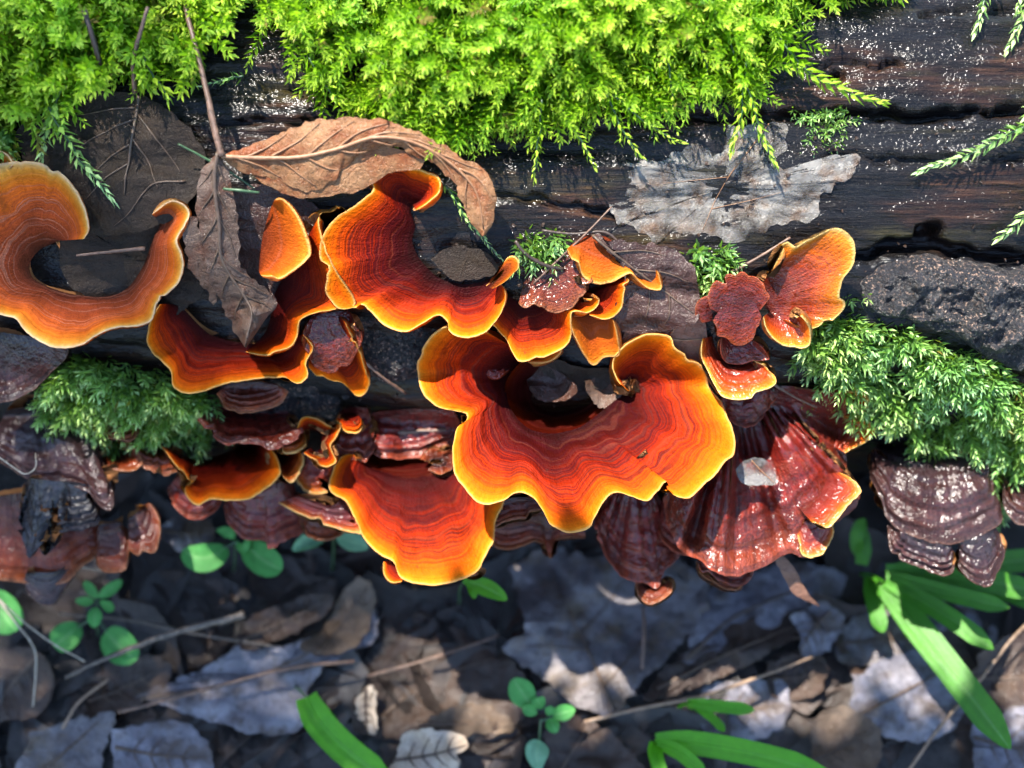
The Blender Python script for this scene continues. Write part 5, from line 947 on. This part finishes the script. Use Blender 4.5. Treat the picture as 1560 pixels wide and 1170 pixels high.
plant('green_shoot', 'bright green leaf poking out under the hanging fan bracket', [((705, 885, -3.6), (740, 895, -3.4), (772, 914, -3.4), .36, 'ovate', 'strap_lit'), ((712, 888, -3.6), (720, 898, -3.5), (722, 912, -3.5), .2, 'ovate', 'strap_lit')], [[(700, 920, -6.3), (700, 900, -4.8), (706, 886, -3.6)]], 'plant', 'strap_lit')
plant('strap_leaf_plant', 'bright curved strap leaf at the bottom left of centre', [((468, 1062, -5.0), (510, 1125, -4.9), (600, 1195, -5.0), .62, 'strap', 'strap_lit', .35)], [[(440, 1040, -6.6), (455, 1050, -5.8), (470, 1066, -5.0)]], 'plant', 'strap_lit')
plant('strap_leaf_plant', 'strap-leaved plant with long leaves at lower right', [
    ((1345, 890, -5.0), (1440, 1010, -4.6), (1540, 1142, -4.4), .62, 'strap'), ((1350, 885, -4.9), (1430, 930, -4.5), (1514, 990, -4.3), .42, 'strap'), ((1360, 880, -4.8), (1450, 905, -4.4), (1538, 926, -4.2), .36, 'strap'),
    ((1326, 880, -5.0), (1332, 920, -4.8), (1346, 964, -4.8), .36, 'strap'), ((1350, 872, -4.9), (1470, 880, -4.6), (1590, 905, -4.5), .5, 'strap'), ((1370, 868, -5.0), (1480, 860, -4.8), (1600, 850, -4.8), .5, 'strap'), ((1312, 860, -5.3), (1314, 825, -5.0), (1300, 800, -4.9), .36, 'strap'), ((1312, 845, -5.2), (1305, 820, -4.8), (1318, 790, -4.6), .3, 'strap'), ((1400, 880, -5.2), (1500, 890, -5.), (1600, 930, -4.9), .45, 'strap')],
    [[(1310, 875, -6.7), (1325, 875, -5.8), (1345, 886, -5.0)]], 'plant', 'strap', 'strap')
plant('strap_leaf_plant', 'strap leaves spreading along the bottom edge right of centre', [((1000, 1130, -5.2), (1110, 1140, -4.8), (1270, 1182, -4.7), .5, 'strap', 'strap_lit'), ((1005, 1135, -5.2), (1040, 1150, -4.9), (1075, 1185, -4.8), .3, 'strap', 'strap_lit'), ((998, 1132, -5.3), (1000, 1155, -5.0), (1012, 1190, -4.9), .3, 'strap', 'strap_lit')], [[(990, 1150, -6.6), (994, 1138, -5.8), (1000, 1126, -5.2)]], 'plant', 'strap_lit', 'strap_lit')
plant('strap_leaf_plant', 'two short strap leaves above the bottom-edge ones', [((1048, 1072, -5.2), (1095, 1076, -4.9), (1150, 1082, -4.9), .26, 'strap', 'strap_lit'), ((1062, 1078, -5.2), (1085, 1094, -5.0), (1104, 1115, -5.), .18, 'strap', 'strap_lit')], [[(1030, 1080, -6.6), (1040, 1074, -5.9), (1052, 1073, -5.2)]], 'plant', 'strap_lit', 'strap_lit')

def stick(name, label, pts, rad, mat, cat='twig', group='twigs and stalks', log_z=False, **kw):
    pts = np.array(pts, float)
    C = Lp(pts[:, 0], pts[:, 1], pts[:, 2]) if log_z else P(*pts.T)
    o = tube(name, C, rad, M[mat], None, tuple(C[0]), kw.get('seg', 8), kw.get('n'), lumps=kw.get('lumps', .25))
    return tag(o, label, cat, group)
stick('leaf_stalk', 'short dark stalk hanging from the moss left of the veined leaf stalk', [(160, 65, 1.3), (168, 90, 1.2), (172, 115, .9), (170, 145, .5)], [.055, .05, .05], 'stalk_dark', 'stalk', log_z=True)
stick('twig', 'thin violet-brown stem lying in the hollow of the large left-edge bracket', [(128, 377, .5), (160, 374, .5), (200, 371, .45), (228, 371, .35)], [.02, .035, .04], 'stalk', log_z=True)
stick('pine_needle', 'short green needle beside the grey-brown folded leaf', [(355, 283, .9), (380, 285, .95), (408, 288, .9)], [.02, .035, .02], 'needle', 'needle', 'pine needles', log_z=True)
stick('pine_needle', 'longer dark green needle behind the grey-brown folded leaf', [(286, 224, .75), (315, 238, .7), (360, 262, .6), (395, 285, .5)], [.015, .03, .015], 'needle', 'needle', 'pine needles', log_z=True)
stick('twig', 'thin tan stalk rising from the dark red wall to the pale leaf', [(812, 418, .5), (850, 385, .45), (895, 345, .45), (930, 312, .35)], [.018, .02, .015], 'stalk', log_z=True)
stick('twig', 'dark wiry stalk arching left of the folded bracket', [(785, 358, .5), (800, 375, .55), (830, 392, .5), (858, 400, .4)], [.03, .04, .03], 'stalk_dark', log_z=True)
stick('twig', 'dark wiry stalk above the folded bracket', [(825, 345, .4), (870, 350, .4), (920, 348, .4), (948, 372, .45), (962, 392, .45)], [.025, .03, .02], 'stalk_dark', log_z=True)
stick('twig', 'thin forked twig between the pale leaf and the red cluster', [(1110, 408, .3), (1140, 392, .3), (1170, 375, .3), (1200, 358, .25)], [.035, .025], 'stalk', log_z=True)
stick('twig', 'thin dark stem running from the red cluster into the right moss', [(1168, 556, .5), (1200, 575, .5), (1240, 598, .4)], [.03, .02], 'stalk', log_z=True)
stick('twig', 'thin stalk between the upper and biggest brackets', [(545, 520, .4), (580, 550, .4), (620, 580, .35)], [.04, .03], 'stalk', log_z=True)
stick('twig', 'flat dark splinter in the gap left of the biggest bracket', [(540, 640, .35), (600, 634, .4), (680, 632, .35)], [.05, .07, .03], 'stalk', log_z=True)
stick('twig', 'lower dark splinter in the gap left of the biggest bracket', [(560, 655, .4), (620, 662, .4), (690, 650, .35)], [.03, .05, .03], 'stalk_dark', log_z=True)
stick('straw', 'pale looped fibre at the left edge on the old fan bracket', [(-10, 690, -1.3), (18, 710, -1.3), (38, 722, -1.3), (54, 712, -1.25), (54, 690, -1.25)], [.016, .015, .01], 'straw', 'straw', 'straws')
stick('straw', 'pale bent straw at the lower left, upper part straight', [(-20, 895, -4.3), (30, 942, -4.4), (80, 980, -4.6), (130, 1008, -4.9)], [.02, .016], 'straw', 'straw', 'straws')
stick('straw', 'pale bent straw at the lower left with a kinked end', [(-10, 905, -4.6), (25, 950, -4.7), (52, 988, -4.9), (54, 1030, -5.1), (50, 1076, -5.4)], [.024, .018], 'straw', 'straw', 'straws')
stick('straw', 'tiny pale straw under the pinkish left lobe', [(118, 862, -4.2), (135, 866, -4.2), (158, 870, -4.2)], [.02, .015], 'straw', 'straw', 'straws')
stick('twig', 'broken grey twig with pale end at lower left', [(100, 1032, -5.5), (150, 1008, -5.2), (230, 976, -5.0), (310, 952, -4.9), (372, 936, -4.8)], [.03, .055, .07, .085], 'twig', n=60, seg=10, lumps=.4)
stick('twig', 'thin twig crossing behind the broken grey twig', [(90, 935, -5.6), (200, 945, -5.6), (300, 966, -5.6), (420, 985, -5.6)], [.03, .04, .025], 'twig')
stick('twig', 'long thin brown stem over the slate-blue leaf at lower left', [(180, 1085, -5.6), (260, 1065, -5.5), (370, 1035, -5.4), (460, 1015, -5.4), (540, 1008, -5.5)], [.035, .045, .04], 'stalk')
stick('twig', 'curved stem at the bottom left below the broken twig', [(95, 1110, -5.8), (120, 1070, -5.7), (165, 1035, -5.6)], [.035, .03], 'stalk_tan')
stick('twig', 'brown twig below the big slate-grey leaf', [(890, 1100, -5.6), (980, 1078, -5.5), (1080, 1058, -5.4), (1160, 1030, -5.4), (1240, 1000, -5.5)], [.04, .05, .045, .02], 'stalk_tan')
stick('twig', 'thin upright stalk below the dark cup-shaped tip', [(980, 925, -5.5), (981, 960, -5.4), (978, 1020, -5.6)], [.03, .04], 'stalk')
stick('twig', 'long straight tan stem at the lower right under the strap leaf', [(1380, 1180, -5.6), (1430, 1110, -5.4), (1490, 1040, -5.2), (1545, 970, -5.1), (1600, 920, -5.1)], [.035, .035, .03], 'stalk_tan')
stick('twig', 'thin dark stem above the dark bottom centre leaf', [(560, 1030, -5.8), (650, 1005, -5.7), (760, 968, -5.7)], [.03, .03], 'stalk')
